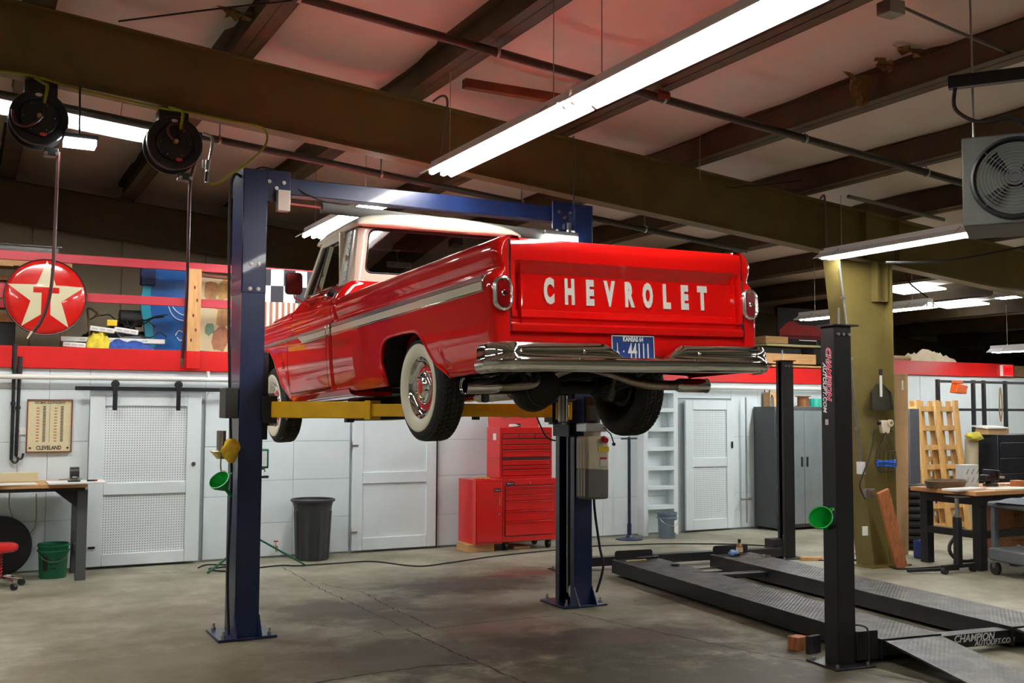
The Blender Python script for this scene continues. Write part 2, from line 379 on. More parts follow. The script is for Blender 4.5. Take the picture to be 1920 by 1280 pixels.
mb = MB().mm((9.5, 8.9, 3.1), (9.52, 8.995, 3.56)).mm((9.66, 8.9, 3.1), (9.68, 8.995, 3.56)).mm((9.5, 8.9, 3.09), (9.68, 8.995, 3.1)); mb.build('bracket', OLIVE, col_t, world=True, smooth=0)
# ================================================================== the pickup truck
def glass_mat(name, tint, rough=.01, boost=.06):
    M = bpy.data.materials.new(name); M.use_nodes = True; nt = M.node_tree; nt.nodes.clear()
    out = nt.nodes.new('ShaderNodeOutputMaterial'); mx = nt.nodes.new('ShaderNodeMixShader'); tr = nt.nodes.new('ShaderNodeBsdfTransparent'); gl = nt.nodes.new('ShaderNodeBsdfGlossy')
    lw = nt.nodes.new('ShaderNodeFresnel'); lw.inputs[0].default_value = 1.5; ad = nt.nodes.new('ShaderNodeMath'); ad.operation = 'ADD'; ad.inputs[1].default_value = boost; ad.use_clamp = True
    tr.inputs[0].default_value = (*tint, 1); gl.inputs[0].default_value = (.9, .9, .9, 1); gl.inputs[1].default_value = rough
    nt.links.new(lw.outputs[0], ad.inputs[0]); nt.links.new(ad.outputs[0], mx.inputs[0]); nt.links.new(tr.outputs[0], mx.inputs[1]); nt.links.new(gl.outputs[0], mx.inputs[2]); nt.links.new(mx.outputs[0], out.inputs[0])
    return M
CARGLASS = glass_mat('car_glass', (.42, .40, .38), .01, .08)
T = thing('pickup_truck', 'glossy red classic pickup truck with cream roof raised on the blue lift', 'truck', (3.625, 5.3, 2.0), rot=(math.radians(-2.0), math.radians(-.9), math.radians(1.0)))
def tb(mb, name, mt, parent=T, **k): return mb.build(name, mt, parent, **k)
SP = [(.035, .925), (.05, .945), (.10, .968), (.20, .98), (.32, .987), (.45, .990), (.54, .988), (.575, .978), (.598, .958), (.612, .940), (.63, .934), (.655, .944), (.69, .955), (.73, .958), (.765, .948), (.79, .930), (.808, .905), (.815, .875)]
SPC = SP[:12]+[(.70, .952), (.75, .950), (.80, .935), (.85, .905), (.90, .860), (.93, .830), (.945, .80)]
SPF = SP[:12]+[(.70, .952), (.74, .945), (.775, .92), (.80, .88), (.81, .84)]
def sx(prof, z):
    for (z0, x0), (z1, x1) in zip(prof[:-1], prof[1:]):
        if z <= z1: t = max(0, (z-z0)/(z1-z0)); return x0+(x1-x0)*t
    return prof[-1][1]
def arch(poly):
    def f(y):
        for (y0, z0), (y1, z1) in zip(poly[:-1], poly[1:]):
            if y0 <= y <= y1: t = (y-y0)/(y1-y0+1e-9); return z0+(z1-z0)*t
        return None
    return f
def rounded_arch(pts, n=5, k=.35):
    """soften polyline corners (y increasing)"""
    P = [Vector(p) for p in pts]; out = [P[0]]
    for a, b, c in zip(P[:-2], P[1:-1], P[2:]):
        p = b.lerp(a, k); q = b.lerp(c, k)
        for i in range(n+1):
            t = i/n; out.append(p*(1-t)**2+b*2*t*(1-t)+q*t*t)
    out.append(P[-1]); return [(v.x, v.y) for v in out]
RARCH = rounded_arch([(.66, .036), (.83, .15), (.98, .31), (1.08, .365), (1.30, .372), (1.60, .368), (1.70, .30), (1.655, .036)][:7]+[(1.715, .036)], 4)
FARCH = rounded_arch([(4.03, .036), (4.20, .22), (4.38, .42), (4.52, .515), (4.78, .54), (5.05, .52), (5.22, .38), (5.30, .036)], 4)
def side_rows(prof, stations, zb_fn, sgn, xoff=None):
    rowsl = []
    upper = [p for p in prof if p[0] > .60]
    for y in stations:
        zb = zb_fn(y) if zb_fn else None
        if zb is None: zb = prof[0][0]
        lo = [zb+(.598-zb)*(i/11)**.9 for i in range(12)]
        if zb == prof[0][0]: lo = [.035, .05, .075, .11, .17, .24, .32, .40, .48, .54, .575, .598]
        row = []
        for z in lo+[p[0] for p in upper]:
            x = sx(prof, z)
            if xoff: x += xoff(y, z)
            row.append((sgn*x, y, z))
        rowsl.append(row)
    return rowsl
def lin(a, b, n): return [a+(b-a)*i/n for i in range(n+1)]
def arch_stations(a, b, A):
    s = set(round(v, 4) for v in lin(a, b, max(4, int((b-a)/.12))))
    s |= set(round(p[0], 4) for p in A if a <= p[0] <= b)
    return sorted(s)
ra, fa = arch(RARCH), arch(FARCH)
RC = .055
for sgn in (-1, 1):
    # bed side, wrapping round the rear corner into the tail pillar
    st = [y for y in arch_stations(RC, 2.735, RARCH)]
    rws = side_rows(SP, st, ra, sgn)
    corner = []
    for i in range(1, 8):
        t = i/8*PI/2; row = []
        for (x, y, z) in rws[0]:
            row.append((sgn*(abs(x)-RC+RC*math.cos(t)), RC-RC*math.sin(t), z))
        corner.append(row)
    pil = []
    for xin in (.90, .868):
        pil.append([(sgn*min(xin, abs(x)-RC), 0, z) for (x, y, z) in rws[0]])
    inner = [[(sgn*.868, .06, z) for (x, y, z) in rws[0]]]
    allr = inner+pil[::-1][:1]+pil[:1]+corner[::-1]+rws
    mb = MB().grid(allr)
    # rail top cap and inner wall
    cap = []
    for y in [0.0]+st: cap.append([(sgn*(.875 if y else .868), y, .815), (sgn*.84, y, .818), (sgn*.80, y, .812), (sgn*.79, y, .79), (sgn*.79, y, .28)])
    mb.grid(cap)
    bs = tb(mb, 'bed_side', RED, weld=True, smooth=50)
    lip = MB().tube([(sgn*(sx(SP, max(z, .04))-.004), y, z) for y, z in RARCH], .012, 8)
    tb(lip, 'arch_lip', RED, bs)
    # inner wheel house
    wh = MB(); A = RARCH
    wh.grid([[(sgn*.95, y, z+.012), (sgn*.55, y, z+.03)] for y, z in A]); wh.add([(sgn*.55, y, z+.03) for y, z in A], [tuple(range(len(A)))])
    tb(wh, 'wheel_house', DARK, bs)
    # cab lower side: rear quarter + door
    qr = side_rows(SPC, [2.775, 2.79, 2.83, 2.875], None, sgn, lambda y, z: -.012 if y < 2.78 else 0)
    wrap = [[(sgn*min(abs(x)-d, .86 if d > .1 else 9), y, z) for (x, _, z) in qr[0]] for d, y in ((.30, 2.775), (.045, 2.768))]
    q = MB().grid(wrap+qr)
    cabq = tb(q, 'cab_quarter', RED, smooth=50)
    door = tb(MB().grid(side_rows(SPC, lin(2.885, 3.945, 8), None, sgn, None)).add([], []), 'door', RED, smooth=50)
    door.data.update()
    for yg in (2.880, 3.950):
        tb(MB().grid([[(sgn*(sx(SPC, z)-.004), yg-.012, z), (sgn*(sx(SPC, z)-.004), yg+.012, z)] for z in [.04+.05*i for i in range(18)]]), 'shut_line', DARK, door)
    tb(MB().mm((sgn*.856, .004, .26), (sgn*.870, .05, .80)), 'gate_gap', DARK, bs)
    # rocker below the door
    tb(MB().grid([[(sgn*.945, y, .085), (sgn*.955, y, .05), (sgn*.93, y, .01), (sgn*.86, y, -.005), (sgn*.6, y, .0)] for y in (2.46, 3.0, 3.97)]).mm((sgn*.60, 2.46, .0), (sgn*.90, 3.97, .03)), 'rocker', RED)
    tb(MB().mm((sgn*.952, 2.89, .078), (sgn*.972, 3.94, .084)), 'door_gap', DARK, door)
    # cab rear flare behind the door down to the rocker
    # fender
    fs = arch_stations(3.955, 5.42, FARCH)
    fend = tb(MB().grid(side_rows(SPF, fs, fa, sgn, lambda y, z: -.05*max(0, (y-5.2)/.22)**2)), 'front_fender', RED, smooth=50)
    tb(MB().tube([(sgn*(sx(SPF, max(z, .04))-.004), y, z) for y, z in FARCH], .012, 8), 'arch_lip', RED, fend)
    wh = MB().grid([[(sgn*.95, y, z+.012), (sgn*.55, y, z+.03)] for y, z in FARCH]); wh.add([(sgn*.55, y, z+.03) for y, z in FARCH], [tuple(range(len(FARCH)))])
    tb(wh, 'wheel_house', DARK, fend)
    # emblem on the fender: a small chrome flag over a numeral
    em = MB(); ex = sgn*.99
    em.bar((ex, 4.16, .47), (ex, 4.08, .45), .012, .018).bar((ex, 4.13, .455), (ex, 4.10, .40), .012, .012).bar((ex, 4.10, .40), (ex, 4.07, .455), .012, .012)
    em.mm((ex-.006, 4.075, .375), (ex+.006, 4.12, .385)).mm((ex-.006, 4.075, .345), (ex+.006, 4.12, .353)).mm((ex-.006, 4.075, .315), (ex+.006, 4.12, .325)).mm((ex-.006, 4.112, .315), (ex+.006, 4.12, .385)).mm((ex-.006, 4.075, .315), (ex+.006, 4.083, .385))
    tb(em, 'emblem', CHROME, fend)
    # side trim
    def strip(y0, y1, z0, z1, x, nm, mt, par=T):
        m_ = MB().mm((sgn*.975, y0, z0), (sgn*x, y1, z1)); return tb(m_, nm, mt, par, bevel=.002)
    BRUSH = mat('brushed_trim', (.62, .61, .59), .28, 1.0)
    strip(.085, 2.735, .505, .555, .995, 'trim_insert', CREAM, bs); strip(.085, 2.735, .558, .586, .998, 'chrome_moulding', BRUSH, bs); strip(.085, 2.735, .494, .504, .999, 'chrome_moulding', CHROME, bs)
    strip(.075, .088, .492, .588, 1.001, 'trim_end_cap', CHROME, bs)
    strip(2.885, 3.50, .505, .555, .995, 'trim_insert', CREAM, door); strip(2.885, 3.945, .558, .580, .998, 'chrome_moulding', BRUSH, door); strip(2.885, 3.50, .494, .504, .999, 'chrome_moulding', CHROME, door)
    strip(2.775, 2.875, .505, .555, .995, 'trim_insert', CREAM, cabq); strip(2.775, 2.785, .492, .588, 1.001, 'trim_end_cap', CHROME, cabq); strip(2.865, 2.875, .492, .588, 1.001, 'trim_end_cap', CHROME, cabq)
    strip(2.775, 2.875, .558, .586, .998, 'chrome_moulding', BRUSH, cabq)
    tb(MB().prism([(3.50, .505), (3.62, .553), (3.62, .557), (3.50, .557)], .012, Matrix(((0, 0, sgn), (1, 0, 0), (0, 1, 0))), (sgn*.985, 0, 0)), 'trim_insert', CREAM, door)
    strip(3.955, 5.38, .560, .580, .998, 'chrome_moulding', BRUSH, fend)
    # tail lamp
    def oval(w, h, n=48):
        out = []; r = w/2
        for i in range(n):
            t = 2*PI*i/n; x = r*math.cos(t); z = r*math.sin(t); out.append((x*1.0, z+(h/2-r)*(1 if z >= 0 else -1)))
        return out
    lx, lz = sgn*.912, .475
    MO = Matrix(((1, 0, 0), (0, 0, -1), (0, 1, 0)))
    o1, o2 = oval(.118, .20), oval(.078, .160)
    bez = MB(); n = len(o1)
    LBZ = mat('lamp_bezel', (.9, .9, .88), .22, 1.0)
    rr = [[(lx+p[0], -.000, lz+p[1]) for p in oval(.122, .204)], [(lx+p[0], -.022, lz+p[1]) for p in o1], [(lx+p[0], -.026, lz+p[1]) for p in oval(.094, .176)], [(lx+p[0], -.014, lz+p[1]) for p in o2]]
    bez.grid([r+[r[0]] for r in rr])
    lamp = tb(bez, 'tail_lamp', LBZ, bs, smooth=70)
    ln = MB().prism(oval(.08, .162), .006, MO, (lx, -.010, lz)); 
    for k in range(9): ln.mm((lx-.034, -.0205, lz-.066+k*.0165-.0035), (lx+.034, -.015, lz-.066+k*.0165+.0035))
    tb(ln, 'tail_lamp_lens', LENSRED, bs)
    tb(MB().lathe([(.0, .008), (.012, .008), (.017, .0), (.010, -.004), (0, -.004)], 16, axis_m((0, -1, 0)), (lx, -.022, lz)), 'lamp_centre', CHROME, bs)
    for dz in (.077, -.077): tb(MB().cyl((lx, -.012, lz+dz), (lx, -.026, lz+dz), .006, n=8), 'lamp_screw', CHROME, bs)
# tailgate -----------------------------------------------------------------
GX = .857
def gate_y(z):
    pr = [(.255, .03), (.262, .0), (.30, -.004), (.312, .012), (.335, .012), (.345, .0), (.350, .022), (.385, .026), (.392, .038), (.603, .038), (.612, .030), (.668, .004), (.675, -.004), (.74, -.008), (.785, -.002), (.805, .012), (.812, .035), (.812, .06)]
    return pr
gp = gate_y(0)
xs_ = [-GX, -GX+.004, -.835, -.83, -.822, -.80, -.6, -.3, 0, .3, .6, .80, .822, .83, .835, GX-.004, GX]
rws = []
for x in xs_:
    ed = abs(x); row = []
    for y, in [(p[1],) for p in gp]: row.append(y)
    pts = []
    for (z, y) in gp:
        if .345 < z < .672 and ed >= .829: y = -.002
        if .39 < z < .604 and .80 < ed < .829: y = .026
        if ed > GX-.002: y = max(y, .006)
        pts.append((x, y, z))
    rws.append(pts)
gate = tb(MB().grid(rws), 'tailgate', RED, smooth=30)
tb(MB().mm((-GX, .046, .26), (GX, .07, .81)), 'gate_inner', RED, gate)
LET = mat('letter_white', srgb(236, 232, 222), .4, coat=.5)
for i, ch in enumerate('CHEVROLET'):
    x = -.583+i*(1.14/8)
    M = TR((x, .038, .50), (0, -1, 0), (1, 0, 0))
    wd = {'C': .50, 'H': .50, 'E': .56, 'V': .54, 'R': .52, 'O': .46, 'L': .56, 'T': .56}[ch]
    text(ch, .195, LET, gate, M, name='letter', extrude=.006, xs=wd, bold=.012)
tb(MB().mm((GX-.003, -.004, .42), (GX+.005, .02, .63)), 'gate_latch', CHROME, gate)
tb(MB().grid([[(x, .03, .255), (x, .02, .23), (x, .018, .17), (x, .03, .13), (x, .10, .12)] for x in (-.90, 0, .90)]), 'rear_sill', RED)
# bumper -------------------------------------------------------------------
def smooth01(a, b, x): t = min(1, max(0, (x-a)/(b-a))); return t*t*(3-2*t)
path = []
for i in range(9): t = i/8*PI/2; path.append((-.995+.10*(1-math.sin(t))*0-.0+.10*(1-math.cos(PI/2-t))*0, 0, 0))
path = []
for i in range(12):
    t = PI*i/22          # 0..90deg
    path.append((-1.0+.13*(1-math.cos(t)), .13-.13*math.sin(t)-.085, (-math.cos(t), -math.sin(t))))
path = [(-1.0, .12, (-1, 0)), (-1.0, .08, (-1, 0))]+path
mid = [(x, -.085, (0, -1)) for x in [-.80, -.6, -.42]+lin(-.34, .34, 34)+[.42, .6, .80]]
path = path+mid+[(-x, y, (-n[0], n[1])) for x, y, n in path[::-1]]
rws = []
for x, y, n in path:
    top = .108+.087*smooth01(.13, .30, abs(x))
    k = (top-.105)/.09
    pr = [(.024, -.03), (.022, .0), (.028, .022), (.045, .036), (.075, .042), (.092, .040), (.098, .030), (.105, .024), (.105+.03*k, .022+.004*k), (.105+.06*k, .018+.004*k), (.105+.082*k, .010), (.105+.09*k, -.004), (.105+.088*k, -.025)]
    rws.append([(x+n[0]*d, y+n[1]*d, z) for z, d in pr])
bump = tb(MB().grid(rws), 'rear_bumper', CHROME, smooth=50)
for x in (-.86, -.44, .40, .86): tb(MB().lathe([(0, .012), (.009, .010), (.015, .003), (.016, 0), (0, 0)], 14, axis_m((0, -1, 0)), (x, -.106, .135)), 'bumper_bolt', CHROME, bump)
# licence plate
PLB = mat('plate_blue', (.012, .035, .16), .4, var=.2, scale=30); PLW = mat('plate_white', srgb(226, 226, 220), .4)
pl = tb(MB().mm((-.212, -.055, .092), (.098, -.051, .245)), 'licence_plate', PLB, bevel=.002)
fr = MB()
for a, b in (((-.212, 0, .240), (.098, 0, .245)), ((-.212, 0, .092), (.098, 0, .097)), ((-.212, 0, .092), (-.207, 0, .245)), ((.093, 0, .092), (.098, 0, .245))): fr.mm((a[0], -.057, a[2]), (b[0], -.054, b[2]))
tb(fr, 'plate_rim', PLW, pl)
def ptext(s, x, z, h, xs=.6, b=.0015): text(s, h, PLW, pl, TR((x, -.0555, z), (0, -1, 0), (1, 0, 0)), extrude=.0015, xs=xs, bold=b)
ptext('KANSAS 64', -.057, .222, .040, .75); ptext('J', -.172, .178, .058); ptext('O', -.172, .128, .058); ptext('44111', -.015, .150, .125, .52, .002)
tb(MB().box((-.128, -.0565, .150), (.010, .002, .010)), 'plate_dot', PLW, pl)
# cab greenhouse ------------------------------------------------------------
def rrect(x0, x1, z0, z1, r, n=6):
    out = []
    for cx_, cz_, a in ((x1-r, z1-r, 0), (x0+r, z1-r, PI/2), (x0+r, z0+r, PI), (x1-r, z0+r, 3*PI/2)):
        for i in range(n+1):
            t = a+PI/2*i/n; out.append((cx_+r*math.cos(t), cz_+r*math.sin(t)))
    return out
def gx(z): return .815-(z-.94)*.17        # tumblehome
cab = tb(MB().mm((-.86, 2.80, .05), (.86, 2.82, .80)).mm((-.80, 2.83, .04), (.80, 5.0, .06)), 'cab_shell', RED)
outer = rrect(-.80, .80, .78, 1.44, .05); inner = rrect(-.70, .70, 1.012, 1.392, .06); in2 = rrect(-.685, .685, 1.027, 1.377, .05)
def taper(p, y): x, z = p; k = gx(max(z, .94))/gx(.94); return (x*(k if z > .94 else 1), y+.06*max(0, (z-.94))**1.0, z)
ow = [taper(p, 2.79) for p in outer]; iw = [taper(p, 2.785) for p in inner]; iw2 = [taper(p, 2.80) for p in inner]
mb = MB().grid([ow+[ow[0]], [Vector(a).lerp(Vector(b), .5)+Vector((0, -.012, 0)) for a, b in zip(ow+[ow[0]], iw+[iw[0]])], iw+[iw[0]], iw2+[iw2[0]]])
back = tb(mb, 'cab_back', CREAM, cab, smooth=60)
i1 = [taper(p, 2.787) for p in inner]; i2 = [taper(p, 2.783) for p in rrect(-.692, .692, 1.020, 1.384, .055)]; i3 = [taper(p, 2.79) for p in in2]
rw = tb(MB().grid([i1+[i1[0]], i2+[i2[0]], i3+[i3[0]]]), 'window_seal', RUBBER, cab)
g = [taper(p, 2.792) for p in in2]
tb(MB().add(g, [tuple(range(len(g)))]), 'rear_window', CARGLASS, cab, smooth=0)
for sgn in (-1, 1):
    # B pillar (wraps from back corner), sill, header and A pillar
    mb = MB()
    for za, zb in ((.90, 1.44),):
        mb.grid([[(sgn*(gx(z)-.035*(1-min(1, (y-2.79)/.05))**2), y+.06*max(0, z-.94)*(1 if y < 3 else 0), z) for y in (2.79, 2.80, 2.815, 2.84, 2.9, 3.0, 3.07)] for z in lin(za, zb, 8)])
    mb.grid([[(sgn*(gx(z)-.002), 3.07, z), (sgn*(gx(z)-.04), 3.07, z)] for z in lin(.90, 1.44, 8)])
    tb(mb, 'b_pillar', CREAM, cab, smooth=50)
    MESHM = mat('pillar_mesh_trim', (.62, .66, .68), .35, .8, var=.5, scale=90, bump=.6)
    tr = MB().grid([[(sgn*(gx(z)+.004), y+.05*max(0, z-.94)*.6, z) for y in (2.885, 2.965)] for z in lin(.955, 1.405, 6)])
    for k in range(22): 
        z = .965+k*.0205; tr.box((sgn*(gx(z)+.006), 2.925+.03*(z-.94), z), (.006, .076, .008))
    tb(tr, 'pillar_trim', MESHM, cab, smooth=0)
    tb(MB().box((sgn*(gx(1.16)+.009), 2.93, 1.16), (.006, .06, .05)), 'pillar_badge', STEEL, cab)
    fr = MB(); w = .05
    a0, a1 = Vector((sgn*gx(.945), 3.93, .945)), Vector((sgn*gx(1.40), 3.60, 1.40))
    fr.bar(a0, a1, .05, .055, (0, 1, 0)); fr.bar((sgn*gx(1.385), 3.06, 1.385), (sgn*gx(1.385), 3.63, 1.385), .05, .075); fr.bar((sgn*gx(1.18), 3.085, .94), (sgn*gx(1.2)+sgn*.0, 3.085, 1.40), .05, .03)
    tb(fr, 'door_frame', CREAM, cab, bevel=.008)
    ch = MB().bar((sgn*gx(.96), 3.62, .955), (sgn*gx(1.345), 3.45, 1.345), .02, .022, (0, 1, 0))
    tb(ch, 'vent_post', CHROME, cab)
    tb(MB().bar((sgn*(gx(.95)+.012), 3.06, .948), (sgn*(gx(.95)+.012), 3.93, .948), .012, .012), 'sill_trim', CHROME, cab)
    rb = MB().bar((sgn*gx(.96), 3.655, .96), (sgn*gx(1.345), 3.485, 1.345), .014, .016, (0, 1, 0)).bar((sgn*gx(1.35), 3.10, 1.352), (sgn*gx(1.35), 3.56, 1.352), .012, .012).bar((sgn*gx(1.1), 3.10, .95), (sgn*gx(1.2), 3.10, 1.35), .012, .012).bar((sgn*gx(.96), 3.875, .96), (sgn*gx(1.345), 3.585, 1.345), .012, .016, (0, 1, 0))
    tb(rb, 'window_rubber', RUBBER, cab)
    gq = [(sgn*(gx(.95)-.01), 3.09, .95), (sgn*(gx(.95)-.01), 3.88, .95), (sgn*(gx(1.35)-.01), 3.57, 1.355), (sgn*(gx(1.35)-.01), 3.09, 1.355)]
    tb(MB().add(gq, [(0, 1, 2, 3)]), 'side_window', CARGLASS, cab, smooth=0)
    # handle, fuel cap, mirror
    hd = MB().tube([(sgn*.915, 3.02, .845), (sgn*.95, 3.03, .85), (sgn*.95, 3.16, .855), (sgn*.915, 3.17, .85)], .011, 8).sphere((sgn*.93, 3.02, .845), .018, 8)
    tb(hd, 'door_handle', CHROME, cab)
    mr = tb(MB().prism(rrect(-.075, .075, -.095, .095, .03), .035, axis_m((0, 1, 0), (1, 0, 0)), (sgn*1.04, 3.56, 1.02)), 'door_mirror', BLACK, cab, bevel=.006)
    tb(MB().prism(rrect(-.068, .068, -.088, .088, .028), .003, axis_m((0, 1, 0), (1, 0, 0)), (sgn*1.04, 3.556, 1.02)), 'mirror_glass', mat('mirror_dark', (.25, .03, .03), .05, .9), cab)
    tb(MB().tube([(sgn*1.04, 3.585, .94), (sgn*1.02, 3.62, .90), (sgn*.93, 3.66, .865), (sgn*.90, 3.67, .86)], .007, 8), 'mirror_arm', CHROME, cab)
tb(MB().lathe([(0, .05), (.03, .05), (.034, .04), (.034, 0), (0, 0)], 18, axis_m((-1, .2, .5)), (-.90, 2.93, .85)), 'fuel_cap', BLACK, cab)
# roof
half = [(-.755, 1.395), (-.768, 1.40), (-.772, 1.412), (-.764, 1.432), (-.735, 1.458), (-.69, 1.480), (-.60, 1.500), (-.40, 1.520), (-.2, 1.528), (0, 1.530)]
sec = half+[(-x, z) for x, z in half[:-1][::-1]]
stn = [(2.735, .0), (2.728, .10), (2.732, .26), (2.75, .48), (2.79, .70), (2.86, .88), (2.98, .97), (3.2, 1.0), (3.45, .99), (3.6, .92), (3.70, .76), (3.76, .52), (3.79, .25), (3.79, .0)]
rws = []
for y, e in stn:
    sq = .965+.035*min(1, e*1.6)
    rws.append([(x*sq, y, 1.405+(z-1.405)*e*1.32 if z > 1.405 else z) for x, z in sec])
rws = [[(x*.95, y+.05, 1.40) for x, y, z in rws[0]]]+rws+[[(x*.95, y-.05, 1.40) for x, y, z in rws[-1]]]
roof = tb(MB().grid(rws), 'roof', CREAM, smooth=60)
tb(MB().mm((-.72, 2.80, 1.392), (.72, 3.72, 1.402)), 'headliner', mat('headliner', srgb(70, 44, 40), .9), cab)
ws = [(-.76, 3.96, .95), (.76, 3.96, .95), (.70, 3.64, 1.39), (-.70, 3.64, 1.39)]
tb(MB().add(ws, [(0, 1, 2, 3)]), 'windscreen', CARGLASS, cab, smooth=0)
# hood, cowl, front
hr = []
for y, zc, w in ((3.96, .95, .80), (4.1, .93, .84), (4.4, .915, .85), (5.0, .90, .84), (5.3, .87, .82), (5.42, .82, .80)):
    hr.append([(-w, y, .80), (-w*.96, y, zc-.05), (-w*.8, y, zc-.01), (-w*.4, y, zc+.005), (0, y, zc+.01), (w*.4, y, zc+.005), (w*.8, y, zc-.01), (w*.96, y, zc-.05), (w, y, .80)])
tb(MB().grid(hr), 'hood', RED, smooth=50)
tb(MB().mm((-.93, 5.38, .30), (.93, 5.43, .80)), 'front_panel', RED)
gr = MB()
for k in range(6): gr.mm((-.78, 5.43, .42+k*.055), (.78, 5.45, .445+k*.055))
tb(gr, 'grille', CHROME)
for s in (-1, 1): tb(MB().lathe([(0, .03), (.06, .025), (.085, .01), (.095, 0)], 20, axis_m((0, 1, 0)), (s*.72, 5.43, .56)), 'headlamp', CHROME)
tb(MB().mm((-.98, 5.50, .16), (.98, 5.56, .30)), 'front_bumper', CHROME, bevel=.02)
# interior
DK = mat('interior_dark', (.03, .026, .024), .7)
tb(MB().mm((-.68, 2.92, .30), (.68, 3.10, .99)).mm((-.68, 3.0, .30), (.68, 3.50, .52)), 'bench_seat', DK, bevel=.04)
tb(MB().mm((-.76, 3.72, .55), (.76, 3.95, .93)), 'dashboard', DK, bevel=.03)
tb(MB().box((-.06, 3.56, 1.235), (.24, .012, .055)).cyl((-.06, 3.58, 1.26), (-.06, 3.62, 1.37), .005, n=8), 'rear_view_mirror', STEEL, bevel=.005)
sw = MB(); ring = [(-.36+.19*math.cos(t)*1.0, 3.55+.07*math.sin(t), .98+.18*math.sin(t)) for t in lin(0, 2*PI, 24)]
sw.tube(ring, .011, 8).bar((-.55, 3.55, .98), (-.17, 3.55, .98), .014, .014).cyl((-.36, 3.56, .97), (-.36, 3.8, .80), .02, n=8)
tb(sw, 'steering_wheel', mat('steering_dark', (.05, .015, .012), .4))
# bed
tb(MB().mm((-.79, .06, .27), (.79, 2.70, .285)), 'bed_floor', RED); tb(MB().mm((-.79, 2.68, .28), (.79, 2.71, .80)), 'bed_front', RED)
# wheels ---------------------------------------------------------------------
def wheel(name, cx_, cy, cz_, sgn, white=True, camber=0., steer=0.):
    w = bpy.data.objects.new(name, None); COL.objects.link(w); w.parent = T; w.location = (cx_, cy, cz_)
    w.rotation_euler = (0, camber*sgn, steer)
    R_ = .352; M = axis_m((sgn, 0, 0), (0, 1, 0))
    # axial coordinate along outward direction; tyre from -.10 to +.10
    prof = [(.20, .070), (.235, .094), (.262, .102), (.300, .103), (.328, .092), (.343, .078), (.350, .070)]
    tp = prof+[(R_, .035), (R_+.001, 0), (R_, -.035)]+[(r, -z) for r, z in prof[::-1]]
    ty = MB().lathe(tp, 56, M); tyre = ty.build('tyre', RUBBER, w, smooth=40)
    # tread blocks
    tm = MB(); NB = 60
    def pt(r, a, z): return M @ Vector((r*math.cos(a), r*math.sin(a), z))
    for rib, (z0, z1, sk) in enumerate(((-.074, -.052, .35), (-.046, -.020, -.5), (-.015, .015, .6), (.020, .046, -.5), (.052, .074, .35))):
        for i in range(NB):
            a = 2*PI*(i+.3*rib)/NB; da = 2*PI/NB*.80; s = sk*2*PI/NB
            q = [(a, z0), (a+da, z0), (a+da+s, z1), (a+s, z1)]
            lo = [pt(.346, t, z) for t, z in q]; hi = [pt(.360 if abs(z) < .06 else .355, t, z) for t, z in q]
            tm.add(lo+hi, [(4, 5, 6, 7), (0, 1, 5, 4), (1, 2, 6, 5), (2, 3, 7, 6), (3, 0, 4, 7)])
    o = tm.build('tread', mat('tread_rubber', (.03, .028, .024), .75, var=.3, scale=30), w, smooth=0); o['kind'] = 'stuff'
    if white:
        MB().lathe([(.206, .0775), (.215, .087), (.238, .0985), (.262, .1055), (.292, .1065), (.296, .103)], 56, M).build('whitewall', mat('whitewall_cream', srgb(232, 228, 206), .5), w, smooth=50)
    if white:
        MB().lathe([(.212, .066), (.208, .082), (.202, .084), (.196, .078), (.190, .060), (.170, .048), (.150, .044)], 56, M).build('trim_ring', CHROME, w, smooth=50)
        MB().lathe([(.155, .046), (.145, .040), (.120, .036), (.108, .040), (.0, .040)], 48, M).build('wheel_disc', mat('wheel_red', (.62, .012, .012), .25, coat=.8), w)
        MB().lathe([(.112, .040), (.114, .050), (.108, .062), (.094, .068), (.078, .064), (.070, .070), (.056, .080), (.044, .084)], 40, M).build('hubcap', CHROME, w, smooth=60)
        MB().lathe([(.046, .083), (.034, .089), (.0, .091)], 30, M).build('hubcap_centre', mat('hubcap_red', (.66, .02, .012), .3, coat=.6), w, smooth=60)
        for k in range(5):
            a = 2*PI*k/5+.3; c = M @ Vector((.080*math.cos(a), .080*math.sin(a), .070)); MB().sphere(c, .016, 8).build('hubcap_stud', CHROME, w)
        MB().lathe([(.20, -.07), (.15, -.03), (.12, .02), (0, .02)], 30, M).build('wheel_back', DARK, w)
    else:
        MB().lathe([(.205, .07), (.19, .05), (.15, .03), (.10, .035), (0, .035)], 40, M).build('wheel_disc', RED, w)
    MB().lathe([(.205, -.08), (.19, -.05), (.16, -.03), (.15, .0), (.14, -.06), (.13, -.07), (0, -.07)], 40, M).build('brake_drum', mat('drum_grey', (.05, .05, .05), .5, .5), w)
    return w
wheel('rear_wheel', -.80, 1.25, .0, -1); wheel('rear_wheel', .80, 1.25, .0, 1)
wheel('front_wheel', -.80, 4.74, .01, -1, camber=.03); wheel('front_wheel', .80, 4.74, .01, 1, camber=.03)
